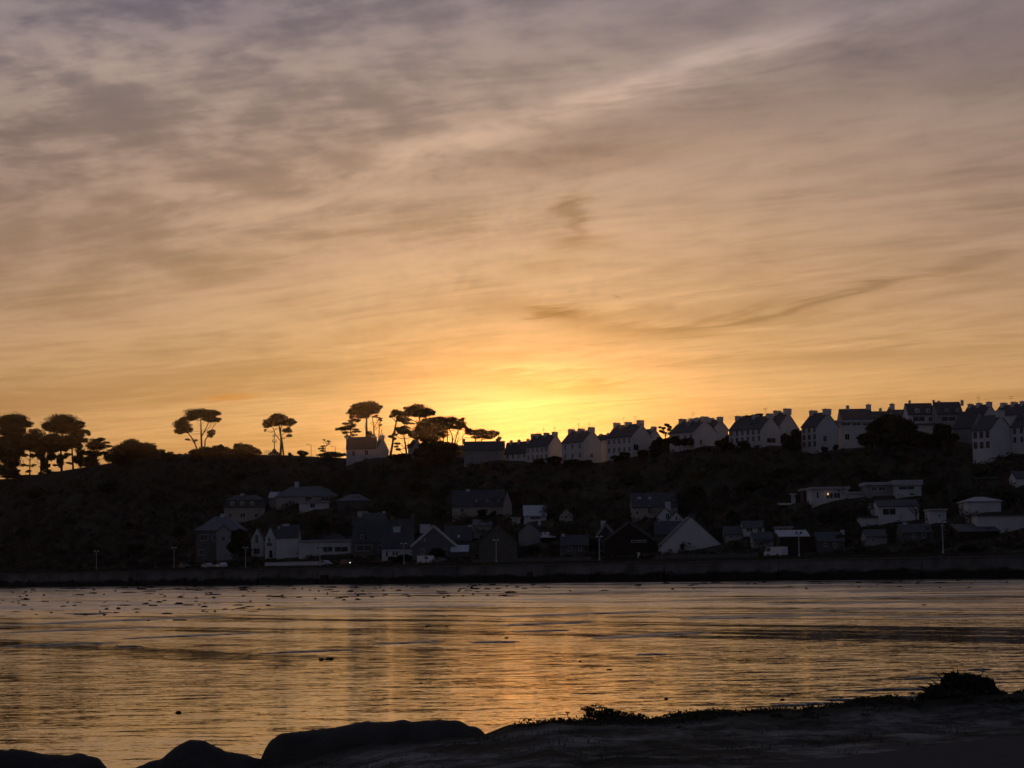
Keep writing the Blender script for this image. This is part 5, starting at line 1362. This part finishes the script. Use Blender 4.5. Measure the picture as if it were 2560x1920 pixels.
# ------------------------------------------------------------------ boulders and plants on the near bank
def boulder(label, prof, depth, yb=YC, seed=0, name='boulder'):
    st_ = []
    a, b_ = prof[0][0], prof[-1][0]; n = 70
    for i in range(n + 1):
        px = a + (b_ - a) * i / n
        py = interp(px, prof) + 2.2 * mnoise.noise((px * 0.04, seed, 0)) + 1.2 * mnoise.noise((px * 0.13, seed, 3)) - 1.0
        st_.append(at(px, py, yb))
    z0 = 0.1; pts = []; fs = []; m_ = 15
    cx = st_[n // 2].x
    for i, p in enumerate(st_):
        e = math.sin(math.pi * min(1, max(0, i / n))) ** 0.45
        for j in range(m_):
            w = math.pi * j / (m_ - 1)
            yy = -math.cos(w) * depth * (0.35 + 0.65 * e)
            hh = math.sin(w) ** 0.62
            z = z0 + (p.z - z0) * hh
            d = (0.12 * mnoise.noise((p.x * 2.2, yy * 2.2 + seed, z * 2.2)) + 0.08 * abs(mnoise.noise((p.x * 4.5, yy * 4.5 + seed, z * 4.5)))) * (1 - hh ** 6)
            pts.append((p.x - cx, yy + d + 0.06 * mnoise.noise((p.x * 5, yy * 5, seed)) * (1 - hh ** 4), z))
    for i in range(n):
        for j in range(m_ - 1):
            fs.append((i * m_ + j, (i + 1) * m_ + j, (i + 1) * m_ + j + 1, i * m_ + j + 1))
    fs.append(tuple(range(m_))); fs.append(tuple(n * m_ + j for j in range(m_))[::-1])
    o = MB().poly(pts, fs).build(name, M['boulder'], None, True); o.location = (cx, yb, 0)
    return tag(o, label, 'boulder', 'boulders along the near bank')
boulder('low wide boulder at the bottom left corner of the view', [(-120, 1890), (-60, 1874), (0, 1875), (63, 1876), (110, 1887), (169, 1889), (204, 1884), (219, 1890), (244, 1896), (268, 1922)], 0.55, 24.0, 1)
boulder('rounded hump-shaped boulder on the near bank left of the long slab', [(330, 1925), (373, 1905), (404, 1898), (439, 1867), (476, 1850), (501, 1851), (530, 1864), (564, 1879), (600, 1885), (660, 1900)], 0.6, 24.0, 2)
boulder('long blocky boulder slab with a steep left end on the near bank', [(646, 1930), (656, 1886), (674, 1854), (703, 1834), (765, 1828), (834, 1820), (916, 1804), (963, 1807), (1004, 1800), (1029, 1805), (1104, 1800), (1154, 1804), (1170, 1815), (1198, 1821), (1216, 1838), (1226, 1860)], 0.75, 24.05, 3)

def leaf_plant(name, label, cat, px, py, D, clumps, leaf, n, material, stems, aspect=0.45):
    g = at(px, py, D); k = D / F
    root = empty(name, g)
    P = []
    for (cx, cy, rx, ry) in clumps:
        c = at(cx, cy, D) - g
        P.append(blob_points(c, (rx * k, rx * k * 0.8, ry * k), int(n * rx * ry / 400) + 20))
    P = np.concatenate(P)
    me = quads_mesh('foliage', P, leaf * rng.uniform(0.6, 1.4, len(P)), material, 0.0, aspect)
    o = bpy.data.objects.new('foliage', me); COL.objects.link(o); o.parent = root
    for pts, r0 in stems:
        MB().tube([at(a, b_, D) - g for a, b_ in pts], [r0 * (1 - 0.25 * i) for i in range(len(pts))], 5).build('stem', M['bark'], root)
    tag(root, label, cat)
    return root
bx = leaf_plant('coastal_bush', 'big spiky-edged bush on the near bank at the right', 'bush', 2405, 1745, 24.0,
                [(2385, 1714, 30, 30), (2420, 1716, 44, 30), (2350, 1732, 36, 18), (2455, 1722, 34, 26), (2325, 1744, 30, 10), (2490, 1738, 26, 12), (2400, 1738, 90, 18), (2380, 1698, 18, 16), (2450, 1706, 18, 12)],
                0.07, 520, M['leaves'], [([(2400, 1750), (2395, 1720), (2384, 1684)], 0.012), ([(2420, 1750), (2440, 1715), (2460, 1694)], 0.012)])
for i in range(70):
    a = random.uniform(0.12, math.pi - 0.12); r0, r1 = 0.72, random.uniform(0.95, 1.28)
    cx, cy = 2405, 1748
    def q(f): return at(cx + math.cos(a) * 100 * f, cy - math.sin(a) * 62 * f, 24.0 + random.uniform(-0.15, 0.15)) - bx.location
    MB().tube([q(r0), q((r0 + r1) / 2), q(r1)], [0.007, 0.006, 0.003], 4).build('twig', M['leaves'], bx)
pl = leaf_plant('flowering_plant', 'clump of umbel flower heads silhouetted on the near bank', 'plant', 1530, 1802, 23.9,
                [(1490, 1790, 32, 14), (1535, 1792, 36, 14), (1575, 1797, 26, 8), (1595, 1796, 16, 7), (1475, 1778, 14, 10), (1520, 1782, 22, 10)],
                0.035, 330, M['leaves'], [])
for (x0, y0, x1, y1, r_) in [(1480, 1790, 1466, 1770, 12), (1490, 1785, 1484, 1766, 11), (1500, 1788, 1499, 1771, 10), (1516, 1785, 1512, 1772, 10), (1530, 1788, 1527, 1777, 9), (1548, 1790, 1546, 1781, 9),
                             (1560, 1795, 1562, 1784, 7), (1575, 1796, 1580, 1787, 6), (1590, 1796, 1600, 1788, 5), (1472, 1785, 1458, 1774, 7), (1600, 1798, 1609, 1791, 4)]:
    a, b_ = at(x0, y0, 23.9) - pl.location, at(x1, y1, 23.9) - pl.location
    fl = MB().tube([a, a.lerp(b_, 0.5), b_], [0.006, 0.005, 0.004], 4).build('stalk', M['leaves'], pl)
    pts_ = np.array([[b_.x + math.cos(u) * r_ * v * 24 / F, b_.y + math.sin(u) * r_ * v * 24 / F, b_.z + 0.016 * (1 - v * v) + random.uniform(-0.006, 0.006)]
                     for u, v in ((random.uniform(0, 6.283), math.sqrt(random.random())) for _ in range(40))])
    o = bpy.data.objects.new('flower_head', quads_mesh('flower_head', pts_, 0.022, M['leaves'])); COL.objects.link(o); o.parent = fl
g = at(1420, 1806, 23.9); root = empty('dry_stalk', g)
MB().tube([(0, 0, -0.02), (0.004, 0, 0.05), (-0.008, 0, 0.10)], [0.006, 0.005, 0.004], 5).build('stem', M['leaves'], root)
pts_ = rng.normal(size=(26, 3)) * np.array([0.014, 0.014, 0.006]) + np.array([-0.008, 0, 0.103])
o = bpy.data.objects.new('seed_head', quads_mesh('seed_head', pts_, 0.018, M['leaves'])); COL.objects.link(o); o.parent = root
tag(root, 'single dry stalk with a seed head left of the umbel clump', 'plant')

# mat of low succulents and weeds along the crest: uncountable
cen = []; sz = []
for _ in range(420):
    x = random.uniform(0.0, 6.1); y = YC + random.gauss(-0.25, 0.35)
    if mnoise.noise((x * 1.7, y * 1.2, 33)) < -0.12: continue
    p = bank_pt(x, y); r = random.uniform(0.05, 0.16); h_ = r * random.uniform(0.2, 0.5)
    n = int(900 * r * r) + 14
    cen.append(blob_points((x, y, p[2] - 0.01), (r, r, h_), n, 1.0)); sz.append(rng.uniform(0.02, 0.045, n))
o = bpy.data.objects.new('bank_weeds', quads_mesh('bank_weeds', np.concatenate(cen), np.concatenate(sz), M['leaves'])); COL.objects.link(o)
tag(o, 'low dark weeds matted along the crest of the near bank', 'weeds', kind='stuff')

# short dune grass: uncountable
gv = []; gf = []
def blade(x, y, z, h, lean):
    a = random.uniform(0, 6.283); w = 0.0035
    dx, dy = math.cos(a) * w, math.sin(a) * w; lx, ly = math.cos(lean) * h * 0.5, math.sin(lean) * h * 0.3
    b = len(gv); gv.extend([(x - dx, y - dy, z - 0.01), (x + dx, y + dy, z - 0.01), (x + lx * 0.4 + dx * 0.7, y + ly * 0.4 + dy * 0.7, z + h * 0.6), (x + lx * 0.4 - dx * 0.7, y + ly * 0.4 - dy * 0.7, z + h * 0.6), (x + lx, y + ly, z + h)])
    gf.extend([(b, b + 1, b + 2, b + 3), (b + 3, b + 2, b + 4)])
for _ in range(26000):
    x = random.uniform(-6.2, 6.2)
    y = YC - abs(random.gauss(0, 0.75)) + 0.15 if random.random() < 0.7 else random.uniform(18.5, 24)
    ex = ra + (rb - ra) * ((x - ra.x) / (rb.x - ra.x))
    if y < ex.y + 0.12: continue
    dn = mnoise.noise((x * 1.15, y * 1.15, 21))
    if dn < 0.14 and random.random() < 0.96: continue
    if x < -0.15 and y > 22.8: continue
    p = bank_pt(x, y)
    blade(x, y, p[2], random.uniform(0.012, 0.045) * (0.6 + 1.2 * max(0.0, dn)), random.uniform(0, 6.283))
o = MB(); o.v = gv; o.f = gf
o = o.build('dune_grass', M['leaves']); tag(o, 'short wiry grass on the near sandy bank', 'grass', kind='stuff')

# ------------------------------------------------------------------ evening haze
hm = bpy.data.materials.new('evening_haze'); hm.use_nodes = True
nt = hm.node_tree; nt.nodes.clear()
ho = nt.nodes.new('ShaderNodeOutputMaterial'); pv = nt.nodes.new('ShaderNodeVolumePrincipled')
pv.inputs['Color'].default_value = (1.0, 0.78, 0.66, 1)
pv.inputs['Density'].default_value = HAZE
pv.inputs['Anisotropy'].default_value = 0.92
nt.links.new(pv.outputs[0], ho.inputs['Volume'])
hz_o = MB().box(-4500, 4500, -3000, 6500, -1.6, 66).build('haze', hm)
tag(hz_o, 'thin warm evening haze over the bay and hillside', 'haze', kind='stuff')
